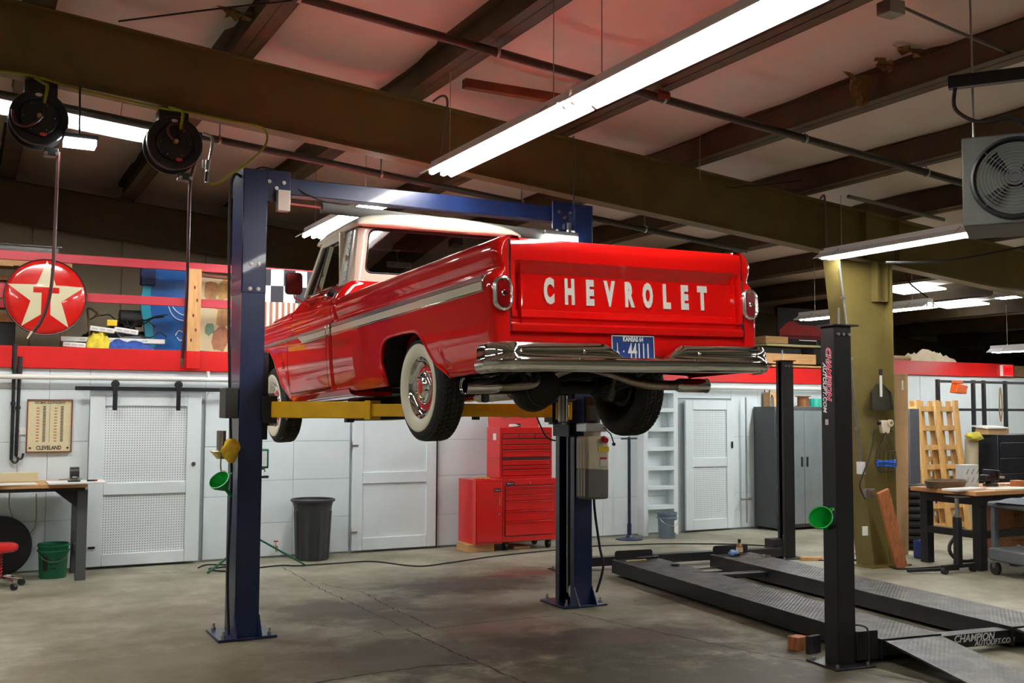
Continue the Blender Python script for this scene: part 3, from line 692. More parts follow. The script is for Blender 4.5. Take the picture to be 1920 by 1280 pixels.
# underbody --------------------------------------------------------------------
und = bpy.data.objects.new('underbody', None); COL.objects.link(und); und.parent = T
for s in (-1, 1):
    MB().mm((s*.42, -.02, .07), (s*.49, 5.2, .20)).build('frame_rail', DARK, und)
    mb = MB(); 
    for k in range(4): mb.tube([(s*.52, .55+k*.07, .10-.0), (s*.52, .8, .035-k*.012), (s*.52, 1.25, .0-k*.012), (s*.52, 1.7, .035-k*.012), (s*.52, 1.95-k*.07, .08)], .012, 6, smooth=3)
    mb.build('leaf_spring', DARK, und)
    MB().cyl((s*.50, 1.05, -.10), (s*.56, .92, .22), .028, n=12).build('shock_absorber', mat('shock_grey', (.08, .08, .09), .4), und)
    MB().cyl((s*.62, 1.25, 0), (s*.72, 1.25, 0), .11, n=20).cyl((s*.50, 1.25, 0), (s*.54, 1.25, 0), .07, n=16).build('axle_flange', DARK, und)
MB().cyl((-.72, 1.25, 0), (.72, 1.25, 0), .045, n=16).build('rear_axle', DARK, und)
MB().sphere((-.02, 1.24, -.01), .165, 20, (1, .95, 1.0)).lathe([(0, .10), (.06, .10), (.11, .085), (.125, .06), (.125, .04), (.13, .04), (.13, 0)], 20, axis_m((0, -1, 0)), (-.02, 1.12, -.01)).build('differential', DARK, und, smooth=50)
MB().cyl((0, 1.3, 0), (0, 3.3, .06), .04, n=14).build('drive_shaft', DARK, und)
MB().mm((-.80, .05, .13), (.80, 2.7, .25)).mm((-.78, 2.8, .03), (.78, 3.7, .10)).build('floor_pan', DARK, und)
for a, b in (((-.6, .30, .08), (.6, .38, .16)), ((-.5, 1.9, .06), (.5, 1.98, .16)), ((-.49, 3.5, -.06), (.49, 3.62, .05))): MB().mm(a, b).build('cross_member', DARK, und)
MB().mm((-.18, 3.1, -.10), (.18, 3.75, .12)).mm((-.24, 3.9, -.16), (.24, 4.5, .10)).mm((-.60, 4.55, -.12), (.60, 4.85, -.02)).bar((-.7, 4.7, -.08), (-.3, 4.7, .0), .12, .05).bar((.7, 4.7, -.08), (.3, 4.7, .0), .12, .05).build('engine_pan', DARK, und, bevel=.03)
MB().cyl((-.70, 4.74, -.02), (.70, 4.74, -.02), .04, n=12).build('front_axle', DARK, und)
for s in (-1, 1):
    ex = bpy.data.objects.new('exhaust_pipe', None); COL.objects.link(ex); ex.parent = T
    MB().tube([(s*.30, 2.6, .02), (s*.30, 1.75, .02), (s*.28, 1.45, .10), (s*.28, 1.1, .14), (s*.30, .75, .08), (s*.40, .56, .0), (s*.55, .52, -.022), (s*.72, .50, -.025)], .034, 12, smooth=6).build('pipe', TUBESTEEL, ex)
    MB().lathe([(.036, 0), (.046, .02), (.048, .05), (.048, .25), (.0505, .252), (.0505, .245), (.043, .24), (.042, .06), (0, .06)], 28, axis_m((s, -.06, -.02)), (s*.68, .504, -.024)).build('tail_pipe_tip', CHROME, ex, smooth=40)
    MB().cyl((s*.30, 2.1, .02), (s*.30, 2.7, .02), .075, n=18).build('muffler', TUBESTEEL, ex)
    MB().mm((s*.50-.01, .50, -.03), (s*.50+.01, .54, .12)).build('pipe_hanger', DARK, ex)
# ================================================================== lamps
def fixture(p0, p1, label, group=None, tubes=2, tmat=None, w=None):
    """strip light from p0 to p1 (level), reflector hood open downward with visible tubes"""
    p0, p1 = Vector(p0), Vector(p1); L = (p1-p0).length; d = (p1-p0).normalized(); ang = math.atan2(d.y, d.x)
    t = thing('fluorescent_light', label, 'light fixture', (p0+p1)/2, 0, group, rot=(0, -math.asin(d.z), ang))
    # local: x along fixture
    w = w or (.30 if tubes > 1 else .20)
    sec = [(-w/2, -.045), (-w/2, -.035), (-.05, .025), (-.045, .075), (.045, .075), (.05, .025), (w/2, -.035), (w/2, -.045), (w/2-.006, -.043), (.045, .018), (-.045, .018), (-w/2+.006, -.043)]
    M = Matrix(((0, 0, 1), (1, 0, 0), (0, 1, 0)))
    MB().prism(sec, L, M, (-L/2, 0, 0)).build('reflector', REFL, t, smooth=0)
    offs = (-.055, .055) if tubes == 2 else (0,) if tubes == 1 else [(-.5+(i+.5)/tubes)*(w-.06) for i in range(tubes)]
    for o in offs:
        MB().cyl((-L/2+.03, o, -.032), (L/2-.03, o, -.032), .019, n=12).build('tube', tmat or TUBE, t)
        for s in (-1, 1): MB().cyl((s*(L/2-.03), o, -.032), (s*(L/2-.055), o, -.032), .0195, n=12).box((s*(L/2-.02), o, -.01), (.02, .03, .06)).build('lamp_holder', PLWHITE, t)
    for s in (-1, 1):
        x = s*(L/2-.3); wz = rz_(((p0+p1)/2).x)+.02-p0.z
        MB().cyl((x, 0, .07), (x, 0, wz), .004, n=6).build('hanger_wire', STEEL, t)
        MB().tube([(x-.004, -w/2-.002, -.04), (x, -.06, .03), (x, 0, .085), (x, .06, .03), (x+.004, w/2+.002, -.04)], .005, 6).build('clip', STEEL, t)
    return t
FZ = 3.88
G1 = 'strip lights in the row over the truck'
fixture((3.60, 5.98, FZ), (3.60, 8.35, FZ), 'twin tube fluorescent strip hanging under the olive beam over the truck bed', None)
fixture((3.60, 3.55, FZ), (3.60, 5.95, FZ), 'twin tube fluorescent strip joined end to end with the one over the truck bed', None)
fixture((3.60, 9.85, FZ), (3.60, 12.2, FZ), 'fluorescent strip hanging beyond the blue crossbar over the cab', None, tmat=TUBEB)
fixture((8.72, 6.75, 3.58), (8.72, 8.98, 3.58), 'single row strip light crossing in front of the olive column top', None, tubes=2)
fixture((8.72, 4.2, 3.58), (8.72, 6.6, 3.58), 'strip light hanging beside the unit heater', None)
fixture((12.8, 7.5, 3.42), (12.8, 9.85, 3.42), 'strip light over the utility cart side of the far work area', None)
fixture((11.15, 9.55, 3.2), (11.15, 11.95, 3.2), 'strip light passing behind the olive column over the drawer unit', None, tmat=TUBEB)
fixture((15.6, 9.75, 2.85), (15.6, 12.1, 2.85), 'low strip light before the exit sign', None)
for i, (x, y, z) in enumerate(((-1.6, 4.5, FZ), (-1.6, 7.2, FZ), (3.6, .6, FZ), (3.6, -2.2, FZ), (8.72, 1.0, 3.6), (-1.6, 1.0, FZ), (13.2, 4.5, 3.25), (18.5, 7.5, 2.75), (21.0, 10.5, 2.5))):
    fixture((x, y, z), (x, y+2.4, z), ['strip light over the open bay by the loft rail', 'strip light behind the working bay', 'strip light in the far work area past the column'][0 if x < 0 else 1 if x < 10 else 2], 'other strip lights of the hall', tmat=TUBED)
p1 = PY(286, 250, 10.3)
fixture(p1+Vector((-2.4, 0, .217)), p1, 'wide four tube strip light following the roof slope behind the hose reels', None, tubes=4, w=.52)
# ================================================================== two-post lift (one machine)
lift = thing('two_post_lift', 'tall blue two post car lift with overhead crossbar and yellow arms', 'car lift', (3.57, 8.52, 0))
def lp(mb, name, mt, parent=None, **k): return mb.build(name, mt, parent or lift, world=(parent is None), **k)
PXL, PXR, PYC, PH = 2.03, 5.11, 8.52, 3.72
def sub(name, loc):
    e = bpy.data.objects.new(name, None); COL.objects.link(e); e.parent = lift; e.location = Vector(loc)-Vector(lift.location); return e
for s, px_ in ((1, PXL), (-1, PXR)):
    post = sub('post', (px_, PYC, 0))
    w, dp = .095, .175
    mb = MB()
    def chan(z0, z1, g):
        mb.mm((s*(-w-g), -dp-g, z0), (s*(-w+.008-g), dp+g, z1)); mb.mm((s*(-w), -dp-g, z0), (s*(w), -dp+.008-g, z1)); mb.mm((s*(-w), dp-.008+g, z0), (s*w, dp+g, z1))
        mb.mm((s*(w-.008), -dp-g, z0), (s*w, -dp+.075-g, z1)); mb.mm((s*(w-.008), dp-.075+g, z0), (s*w, dp+g, z1))
    chan(.02, 2.78, 0); mb2 = mb; mb2.build('post_channel', BLUE, post, bevel=.004)
    mb = MB(); chan(2.72, PH, .006); mb.build('post_extension', BLUE, post, bevel=.004)
    MB().mm((-.23, -.23, 0), (.23, .23, .022)).build('base_plate', BLUE, post, bevel=.006)
    for bx, by in ((-.18, -.18), (.18, -.18), (-.18, .18), (.18, .18)):
        MB().cyl((bx, by, .02), (bx, by, .045), .018, n=6).cyl((bx, by, .04), (bx, by, .075), .009, n=8).build('anchor_bolt', STEEL, post)
    for sx_, sy in ((s*-w, -dp), (s*w, -dp)):
        MB().prism([(0, 0), (.10, 0), (0, .16)], .01, axis_m((1, 0, 0), (0, -1, 0)) if False else Matrix(((0, 0, 1), (-1, 0, 0), (0, 1, 0))), (sx_-.005, sy, .022)).build('gusset', BLUE, post)
    for zz in (2.95, 2.75):
        for bx in (-.03, .035): MB().lathe([(0, .012), (.012, .010), (.018, 0)], 12, axis_m((0, -1, 0)), (bx, -dp-.006, zz)).build('post_bolt', PLWHITE, post)
    # carriage and slide with cable sheave inside the channel
    MB().mm((s*-.06, -.15, 1.55), (s*.14, .15, 2.25)).build('carriage', BLACK, post, bevel=.005)
    MB().cyl((s*.03, -.06, .12), (s*.06, -.06, .12), .06, n=20).build('cable_sheave', STEEL, post)
    for yy in (-.075, .03): MB().cyl((s*.05, yy, .10), (s*.05, yy, 1.6), .006, n=6).build('lift_cable', STEEL, post)
    MB().cyl((s*.0, .04, .1), (s*.0, .04, 1.6), .035, n=14).build('hydraulic_ram', BLACK, post)
    MB().cyl((s*.02, 0, 2.2), (s*.02, 0, 3.6), .02, n=12).build('ram_rod', STEEL, post)
    # arm brackets and arms
    arms = ((3.17, 6.95), (3.17, 10.3)) if s == 1 else ((4.07, 6.95), (4.07, 10.5))
    for k, (ax, ay) in enumerate(arms):
        y0 = -.13 if k == 0 else .13
        piv = Vector((s*.17, y0, 1.79)); end = Vector((ax-px_, ay-PYC, 1.79)); d = (end-piv).normalized(); L = (end-piv).length
        MB().box(piv+Vector((-s*.03, 0, 0)), (.12, .16, .22)).build('arm_bracket', BLACK, post, bevel=.004)
        MB().cyl(piv+Vector((0, 0, -.13)), piv+Vector((0, 0, .13)), .026, n=16).build('pivot_pin', STEEL, post)
        arm = MB().bar(piv-d*.06, piv+d*L*.58, .12, .13).build('arm', YELLOW, post, bevel=.008)
        MB().bar(piv+d*L*.50, end, .09, .095).build('arm_extension', YELLOW, arm, bevel=.006)
        MB().bar(piv+d*L*.56, piv+d*(L*.58+.02), .135, .145).build('arm_collar', YELLOW, arm, bevel=.004)
        MB().cyl(end+Vector((0, 0, -.08)), end+Vector((0, 0, .12)), .035, n=16).build('pad_stem', STEEL, arm)
        MB().cyl(end+Vector((0, 0, .12)), end+Vector((0, 0, .19)), .065, n=20).build('lift_pad', RUBBER, arm)
        MB().box(piv+d*L*.45+Vector((0, 0, -.08)), (.06, .06, .03)).build('arm_stop', BLACK, arm)
# crossbar with padded shut-off bar
MB().mm((PXL+.09, PYC-.07, 3.56), (PXR-.05, PYC+.07, 3.70)).build('crossbar', BLUE, lift, world=True, bevel=.006)
for s, px_ in ((1, PXL), (-1, PXR)):
    MB().mm((px_+s*.08, PYC-.12, 3.48), (px_+s*.30, PYC-.10, 3.74)).build('crossbar_bracket', BLUE, lift, world=True, bevel=.004)
    for k in range(3): MB().cyl((px_+s*(.12+.06*k), PYC-.12, 3.64-.05*(k % 2)), (px_+s*(.12+.06*k), PYC-.14, 3.64-.05*(k % 2)), .016, n=8).build('crossbar_bolt', STEEL, lift, world=True)
MB().cyl((PXL+.55, PYC-.16, 3.46), (PXR-.2, PYC-.16, 3.40), .045, n=16).build('padded_shutoff_bar', mat('foam_grey', (.10, .10, .095), .8), lift, world=True)
MB().cyl((PXL+.2, PYC-.16, 3.47), (PXL+.56, PYC-.16, 3.46), .010, n=8).build('shutoff_rod', STEEL, lift, world=True)
MB().cyl((PXR-.2, PYC-.16, 3.40), (PXR-.08, PYC-.16, 3.40), .010, n=8).build('shutoff_rod', STEEL, lift, world=True)
MB().mm((PXL+.18, PYC-.19, 3.40), (PXL+.28, PYC-.11, 3.57)).build('limit_switch', mat('pale_grey_box', srgb(214, 214, 200), .5), lift, world=True, bevel=.004)
p = PY(425, 748, PYC-.05)
MB().mm((PXL-.20, PYC-.17, 1.72), (PXL-.10, PYC+.06, 1.96)).build('release_cover', mat('cover_grey', (.028, .028, .026), .5), lift, world=True, bevel=.006)
MB().tube([(PXL-.10, PYC-.10, 3.66), (PXL-.16, PYC-.12, 3.66), (PXL-.19, PYC-.12, 3.45), (PXL-.18, PYC-.12, 2.6), (PXL-.16, PYC-.12, 1.95)], .012, 8, smooth=5).build('hydraulic_hose', RUBBER, lift, world=True)
MB().tube([(PXL-.15, PYC-.12, 1.74), (PXL-.13, PYC-.12, 1.2), (PXL-.14, PYC-.10, .5), (PXL-.12, PYC-.10, .03)], .010, 8, smooth=5).build('hydraulic_hose', RUBBER, lift, world=True)
MB().tube([(PXL-.0, PYC, 3.73), (PXL+.1, PYC, 3.78), (PXL+.25, PYC, 3.74), (PXL+.5, PYC-.1, 3.55), (PXL+1.2, PYC-.14, 3.42), (PXR-.5, PYC-.14, 3.36), (PXR-.2, PYC-.1, 3.5)], .006, 6, smooth=6).build('control_cable', RUBBER, lift, world=True)
# power unit on the second post
pu = sub('power_unit', (PXR, PYC, 0))
TANK = mat('tank_plastic', srgb(206, 202, 178), .4); OILG = mat('tank_oil_level', srgb(112, 112, 110), .35)
ux, uy = .02, -.30
def tank(z0, z1, nm, mt):
    MB().mm((ux-.12, uy-.10, z0), (ux+.12, uy+.10, z1)).build(nm, mt, pu, bevel=.022)
tank(.99, 1.28, 'oil_fill', OILG); tank(1.25, 1.56, 'tank', TANK)
MB().cyl((ux, uy, 1.56), (ux, uy, 1.62), .08, n=20).build('tank_neck', TANK, pu)
MB().cyl((ux, uy, 1.66), (ux, uy, 1.92), .075, n=24).build('motor', BLACK, pu)
MB().mm((ux-.12, uy-.09, 1.60), (ux+.10, uy+.09, 1.68)).build('valve_block', STEEL, pu, bevel=.006)
MB().mm((ux-.10, uy-.115, 1.70), (ux-.02, uy-.07, 1.84)).build('motor_switch', BLACK, pu, bevel=.005)
MB().cyl((ux+.06, uy-.09, 1.54), (ux+.06, uy-.14, 1.52), .026, n=14).build('filler_cap', mat('cap_red', (.55, .01, .01), .4), pu)
MB().tube([(ux+.06, uy-.10, 1.64), (ux+.11, uy-.14, 1.58), (ux+.13, uy-.16, 1.50)], .006, 6).sphere((ux+.13, uy-.16, 1.49), .018, 8).build('release_lever', BLACK, pu)
MB().mm((ux+.0, uy-.104, 1.42), (ux+.115, uy-.099, 1.465)).build('yellow_sticker', mat('sticker_yellow', (.75, .62, .02), .5), pu)
MB().mm((ux+.02, uy-.104, 1.29), (ux+.09, uy-.099, 1.37)).build('warning_label', PLWHITE, pu); MB().mm((ux+.02, uy-.106, 1.352), (ux+.09, uy-.101, 1.37)).build('warning_stripe', mat('cap_red', (.5, .01, .01)), pu)
for k in range(3): MB().mm((ux-.122, uy-.06+k*.05-.008, 1.02), (ux-.116, uy-.06+k*.05+.008, 1.52)).build('tank_rib', TANK, pu)
MB().tube([(PXR+.12, PYC-.2, 1.6), (PXR+.16, PYC-.1, 1.0), (PXR+.19, PYC-.15, .55), (PXR+.20, PYC-.2, .35), (PXR+.14, PYC-.18, .12)], .012, 8, smooth=5).build('power_hose', RUBBER, lift, world=True)
# LED work lamp under the crossbar by the second post
led = thing('led_work_lamp', 'bright rectangular led lamp mounted beside the top of the blue post behind the tailgate', 'lamp', (4.83, 8.3, 3.42))
MB().mm((-.17, -.02, -.02), (.19, .16, .02)).build('housing', GALV, led, bevel=.004)
MB().mm((-.16, -.028, -.09), (.18, .13, -.022)).build('led_panel', LEDP, led)
MB().mm((.12, .05, .02), (.15, .08, .12)).build('bracket', STEEL, led)
# things hung on the first post
oc = thing('oil_drain_cup', 'steel canister with brass saucer hooked on the left blue post', 'canister', PY(414, 860, PYC-.1))
MB().lathe([(0, 0), (.03, .0), (.075, .05), (.085, .06), (.08, .065), (.05, .05), (0, .05)], 24).build('saucer', BRASS, oc)
MB().cyl((0, 0, .05), (0, 0, .22), .036, n=20).build('canister', STEEL, oc); MB().cyl((.045, .0, .05), (.045, 0, .14), .032, n=16).build('side_cup', STEEL, oc)
MB().tube([(.0, 0, .0), (-.0, 0, -.07), (.015, 0, -.11), (.03, 0, -.09)], .006, 6, smooth=3).build('hook', STEEL, oc)
rg = MB(); rnd = random.Random(5)
base = PY(433, 845, PYC-.19); R_ = []
for j in range(9):
    t = j/8; row = []
    for i in range(14):
        a = 2*PI*i/13; r = (.018+.045*math.sin(PI*min(1, t*1.05+.02))**.7)*(1+.25*math.sin(3*a+j)+.15*rnd.random()); row.append(base+Vector((r*math.cos(a), .5*r*math.sin(a), .095-.19*t)))
    R_.append(row)
one(rg.grid(R_), 'yellow_rag', mat('rag_yellow', (.72, .47, .03), .9, var=.25, scale=25), 'crumpled yellow rag hanging on the left blue post', 'rag', smooth=60)
def funnel(loc, d, label, par_label=None):
    f = thing('green_funnel', label, 'funnel', loc); M = axis_m(d)
    MB().lathe([(.012, -.10), (.014, -.02), (.062, .05), (.078, .075), (.082, .10), (.079, .10), (.074, .078), (.058, .05), (.010, -.02), (.009, -.10)], 28, M).build('funnel_cone', GREENP, f, smooth=50)
    MB().lathe([(.079, .098), (.086, .098), (.086, .106), (.079, .106)], 28, M).build('rim', GREENP, f)
    MB().tube([M @ Vector((.08, 0, .10)), M @ Vector((.105, 0, .10)), M @ Vector((.105, .02, .09)), M @ Vector((.08, .02, .09))], .005, 6, smooth=3).build('hang_loop', GREENP, f)
funnel(PY(422, 915, PYC-.2), (-.55, -.45, .65), 'bright green plastic funnel hanging on the blue post under the brass saucer')
# ================================================================== four-post lift
A4 = PZ(1576, 1245); a4 = math.radians(6.0)
L4 = thing('four_post_lift', 'low black four post drive-on lift with diamond plate runways', 'car lift', A4, -a4)
HP, LL, WW = 2.41, 4.65, 2.95
DPL = bpy.data.materials.new('diamond_plate'); DPL.use_nodes = True
def dpl():
    nt = DPL.node_tree; b = nt.nodes['Principled BSDF']; L = nt.links
    tc = nt.nodes.new('ShaderNodeTexCoord'); mp = nt.nodes.new('ShaderNodeMapping'); mp.inputs['Rotation'].default_value = (0, 0, PI/4); L.new(tc.outputs['Object'], mp.inputs[0])
    ck = nt.nodes.new('ShaderNodeTexVoronoi'); ck.inputs['Scale'].default_value = 34; ck.inputs['Randomness'].default_value = 0.0; L.new(mp.outputs[0], ck.inputs['Vector'])
    nz = nt.nodes.new('ShaderNodeTexNoise'); nz.inputs['Scale'].default_value = 7; nz.inputs['Detail'].default_value = 6; L.new(tc.outputs['Object'], nz.inputs['Vector'])
    rp = nt.nodes.new('ShaderNodeValToRGB'); e = rp.color_ramp.elements; e[0].position = .38; e[0].color = (.014, .014, .014, 1); e[1].position = .72; e[1].color = (.11, .10, .09, 1); L.new(nz.outputs[0], rp.inputs[0]); L.new(rp.outputs[0], b.inputs['Base Color'])
    bp = nt.nodes.new('ShaderNodeBump'); bp.inputs['Strength'].default_value = .8; bp.inputs['Distance'].default_value = .006; bp.invert = True; L.new(ck.outputs['Distance'], bp.inputs['Height']); L.new(bp.outputs[0], b.inputs['Normal'])
    b.inputs['Roughness'].default_value = .42; b.inputs['Metallic'].default_value = .3
dpl()
for i, (x, y) in enumerate(((0, 0), (0, LL), (WW, LL), (WW, 0))):
    s = 1 if x == 0 else -1
    post = bpy.data.objects.new('post', None); COL.objects.link(post); post.parent = L4; post.location = (x, y, 0)
    mb = MB(); w = .075
    mb.mm((s*-w, -w, .015), (s*(-w+.006), w, HP)); mb.mm((s*-w, -w, .015), (s*w, -w+.006, HP)); mb.mm((s*-w, w-.006, .015), (s*w, w, HP)); mb.mm((s*(w-.006), -w, .015), (s*w, -w+.045, HP)); mb.mm((s*(w-.006), w-.045, .015), (s*w, w, HP))
    mb.build('post_column', BLACK, post, bevel=.002)
    MB().mm((-.17, -.17, 0), (.17, .17, .015)).build('base_plate', BLACK, post, bevel=.003)
    MB().mm((-.10, -.10, HP), (.13 if s > 0 else .10, .10, HP+.012)).build('top_plate', BLACK, post, bevel=.002)
    MB().mm((s*.0-.012, -.02, .05), (s*.0+.012, .02, HP-.02)).build('latch_ladder', STEEL if i == 2 else BLACK, post)
    MB().cyl((s*.03, .0, HP), (s*.03, 0, HP+.14), .008, n=8).build('cable_stud', STEEL, post)
    for k in range(3): MB().cyl((-.045+.045*k if k < 2 else .05, -w-.002, HP-.06), (-.045+.045*k if k < 2 else .05, -w-.018, HP-.06), .011, n=8).build('post_bolt', STEEL, post)
    for bx, by in ((-.13, -.13), (.13, -.13), (-.13, .13), (.13, .13)): MB().cyl((bx, by, .012), (bx, by, .035), .012, n=6).build('anchor_bolt', STEEL, post)
    MB().tube([(s*.14, -.13, .02), (s*.14, -.13, .24), (s*.12, -.10, .28), (s*.09, -.05, .28)], .007, 6, smooth=3).build('safety_handle', BLACK, post)
    MB().mm((s*.075, -.09, .04), (s*.26, .09, .24)).build('beam_head', BLACK, post, bevel=.004)
LW4 = mat('lift_lettering_white', srgb(225, 225, 225), .5); LR4 = mat('lift_lettering_red', (.55, .01, .05), .5)
text('CHAMPION', .072, LR4, L4, TR((-.0765, -.012, 2.07), (-1, 0, 0), (0, 0, -1)), extrude=.001, bold=.0015, xs=1.0, shear=.25)
text('CHAMPION', .072, LW4, L4, TR((-.0755, -.010, 2.07), (-1, 0, 0), (0, 0, -1)), extrude=.0005, bold=.005, xs=1.0, shear=.25)
text('AUTOLIFT.COM', .050, LW4, L4, TR((-.0765, .035, 1.97), (-1, 0, 0), (0, 0, -1)), extrude=.001, bold=.001, xs=1.0, shear=.25)
for k in range(3): MB().mm((-.077, .0+k*.012, 1.70), (-.0755, .006+k*.012, 1.74)).build('printed_mark', LW4, L4)
# cross beams
for y in (-.02, LL-.1):
    MB().mm((.18, y-.06, .05), (WW-.18, y+.06, .15)).build('cross_beam', BLACK, L4, bevel=.004)
text('CHAMPION', .075, LW4, L4, TR((1.16, -.081, .115), (0, -1, 0), (1, 0, 0)), extrude=.001, bold=.001, shear=.25)
text('AUTOLIFT.COM', .055, LW4, L4, TR((1.36, -.081, .072), (0, -1, 0), (1, 0, 0)), extrude=.001, shear=.25)
for x0, x1 in ((.28, .83), (1.52, 2.07)):
    rw = bpy.data.objects.new('runway', None); COL.objects.link(rw); rw.parent = L4; rw.location = (0, 0, 0)
    MB().mm((x0, -.10, .165), (x1, 4.12, .175)).build('runway_deck', DPL, rw)
    for xa in (x0, x1-.012): MB().mm((xa, -.10, .035), (xa+.012, 4.12, .165)).build('runway_side', BLACK, rw)
    MB().mm((x0, 4.105, .035), (x1, 4.12, .165)).build('runway_end', BLACK, rw)
    wsx = MB().prism(rrect(-.23, .23, 0, .10, .03, 4), .012, Matrix(((1, 0, 0), (0, 0, -1), (0, 1, 0))), ((x0+x1)/2-.02, 4.10, .172)); wsx.build('wheel_stop', BLACK, rw)
    rp = MB().add([(x0+.02, -.12, .165), (x1-.02, -.12, .165), (x1-.02, -1.15, .012), (x0+.02, -1.15, .012), (x0+.02, -.12, .15), (x1-.02, -.12, .15), (x1-.02, -1.15, .0), (x0+.02, -1.15, .0)], [(0, 1, 2, 3), (7, 6, 5, 4), (0, 4, 5, 1), (1, 5, 6, 2), (2, 6, 7, 3), (3, 7, 4, 0)])
    rp.build('ramp', DPL, rw, smooth=0)
    MB().cyl((x0+.02, -.115, .15), (x1-.02, -.115, .15), .014, n=10).build('ramp_hinge', BLACK, rw)
MB().mm((.83, 3.02, .09), (2.0, 3.14, .14)).build('jack_rail', BLACK, L4, bevel=.004)
MB().mm((.74, 3.03, .176), (.98, 3.06, .182)).build('rail_edge', STEEL, L4)
MB().mm((.83, 3.9, .05), (1.52, 3.93, .07)).build('tie_bar', STEEL, L4)
M4 = L4.matrix_basis
def w4(x, y, z=0): return M4 @ Vector((x, y, z))
funnel(w4(-.14, -.02, 1.0), (-.75, -.45, .5), 'bright green plastic funnel stuck on the black lift post')
# odds and ends on the runways and floor
b1 = thing('spray_bottle', 'small amber bottle with dark cap standing on the far black runway', 'bottle', w4(1.80, 3.95, .175))
MB().lathe([(0, 0), (.036, 0), (.038, .01), (.038, .10), (.03, .125), (.016, .135), (.016, .15), (0, .15)], 20).build('bottle_body', mat('amber_bottle', (.16, .07, .02), .15, coat=.5), b1, smooth=50)
MB().cyl((0, 0, .15), (0, 0, .18), .018, n=14).build('cap', BLACK, b1); MB().cyl((0, 0, .04), (0, 0, .09), .0385, n=20).build('bottle_label', mat('paper_tan', srgb(190, 170, 140), .7), b1)
def crumple(c, r, seed, name, mt, label, cat, sc=(1, 1, .6)):
    rnd = random.Random(seed); mb = MB().sphere((0, 0, 0), r, 12, sc); mb.v = [tuple(Vector(v)*(1+rnd.uniform(-.28, .28))) for v in mb.v]; mb.v = [(v[0]+c[0], v[1]+c[1], v[2]+c[2]+r*sc[2]) for v in mb.v]
    return one(mb, name, mt, label, cat, smooth=20)
crumple(w4(1.70, 3.92, .175), .055, 3, 'shop_cloth', mat('cloth_pale_blue', srgb(120, 150, 200), .9, var=.4, scale=30), 'crumpled pale blue cloth beside the amber bottle on the runway', 'cloth')
tl = MB().bar(w4(.52, 4.0, .195), w4(.80, 4.02, .195), .03, .03); one(tl, 'flashlight', BLACK, 'black torch lying by the wheel stop on the near runway', 'torch', bevel=.008)
one(MB().bar(w4(.36, 3.93, .182), w4(.62, 3.97, .182), .02, .008), 'paint_stick', mat('stick_yellow', srgb(210, 200, 130), .6), 'pale yellow stick lying on the near runway by the torch', 'stick')
one(MB().bar(w4(.66, 3.5, .185), w4(.74, 3.48, .185), .03, .02), 'rubber_pad', RUBBER, 'small black rubber piece on the near runway deck', 'pad')
one(MB().bar(w4(1.95, 3.72, .185), w4(2.03, 3.8, .185), .02, .02).bar(w4(1.98, 3.8, .185), w4(2.05, 3.72, .185), .018, .018), 'clamp', STEEL, 'small steel clamp lying on the far runway', 'clamp')
bk = PZ(1496, 1217); one(MB().box(bk+Vector((0, 0, .05)), (.12, .10, .10), Matrix.Rotation(.2, 3, 'Z')), 'wood_block', WOODR, 'small pinkish wood block on the floor beside the black lift post', 'block', bevel=.004)
bk = PZ(1525, 1224); o = one(MB().box(bk+Vector((0, 0, .065)), (.13, .04, .13), Matrix.Rotation(.15, 3, 'Z')), 'rubber_wheel_chock', RUBBER, 'ribbed black rubber chock beside the small wood block', 'chock', bevel=.004)
c = PZ(1520, 1050); one(MB().box(c+Vector((0, 0, .02)), (.26, .10, .04), Matrix.Rotation(-.5, 3, 'Z')), 'wood_offcut', WOODX, 'short flat wood offcut on the floor behind the far runway', 'offcut', bevel=.003)
# ================================================================== doors and things along the back wall
def peg_mat():
    M = bpy.data.materials.new('pegboard'); M.use_nodes = True; nt = M.node_tree; b = nt.nodes['Principled BSDF']; L = nt.links
    tc = nt.nodes.new('ShaderNodeTexCoord'); sp = nt.nodes.new('ShaderNodeSeparateXYZ'); cb = nt.nodes.new('ShaderNodeCombineXYZ'); L.new(tc.outputs['Object'], sp.inputs[0]); L.new(sp.outputs[0], cb.inputs[0]); L.new(sp.outputs[2], cb.inputs[1])
    v = nt.nodes.new('ShaderNodeTexVoronoi'); v.inputs['Scale'].default_value = 1/.0285; v.inputs['Randomness'].default_value = 0; v.voronoi_dimensions = '2D'; L.new(cb.outputs[0], v.inputs['Vector'])
    rp = nt.nodes.new('ShaderNodeValToRGB'); e = rp.color_ramp.elements; e[0].position = .15; e[0].color = (*srgb(64, 70, 72), 1); e[1].position = .20; e[1].color = (*srgb(232, 240, 242), 1)
    L.new(v.outputs['Distance'], rp.inputs[0]); L.new(rp.outputs[0], b.inputs['Base Color']); b.inputs['Roughness'].default_value = .5
    return M
PEG = peg_mat()
def framed_door(n, x0, x1, z0, z1, y, sw, rails, fill, th=.04):
    d = bpy.data.objects.new('door_%d' % n, None); COL.objects.link(d); d['kind'] = 'structure'; d.location = (x0, y, z0)
    w, h = x1-x0, z1-z0
    for a in (0, w-sw): MB().mm((a, 0, 0), (a+sw, th, h)).build('stile', WHITED, d, bevel=.003)
    for (ra, rb) in rails: MB().mm((sw+.003, .002, ra), (w-sw-.003, th, rb)).build('rail', WHITED, d, bevel=.003)
    for (ra, rb), (rc, rd) in zip(rails[:-1], rails[1:]): MB().mm((sw, th-.018, rb), (w-sw, th-.006, rc)).build('door_panel', fill, d)
    return d
d1 = framed_door(1, 1.27, 2.49, .03, 1.955, 12.62, .16, [(0, .13), (.79, .92), (1.79, 1.925)], PEG)
tr = thing('barn_door_track', 'black flat steel rail with two strap hangers over the sliding pegboard door', 'door track', (1.9, 12.6, 1.99))
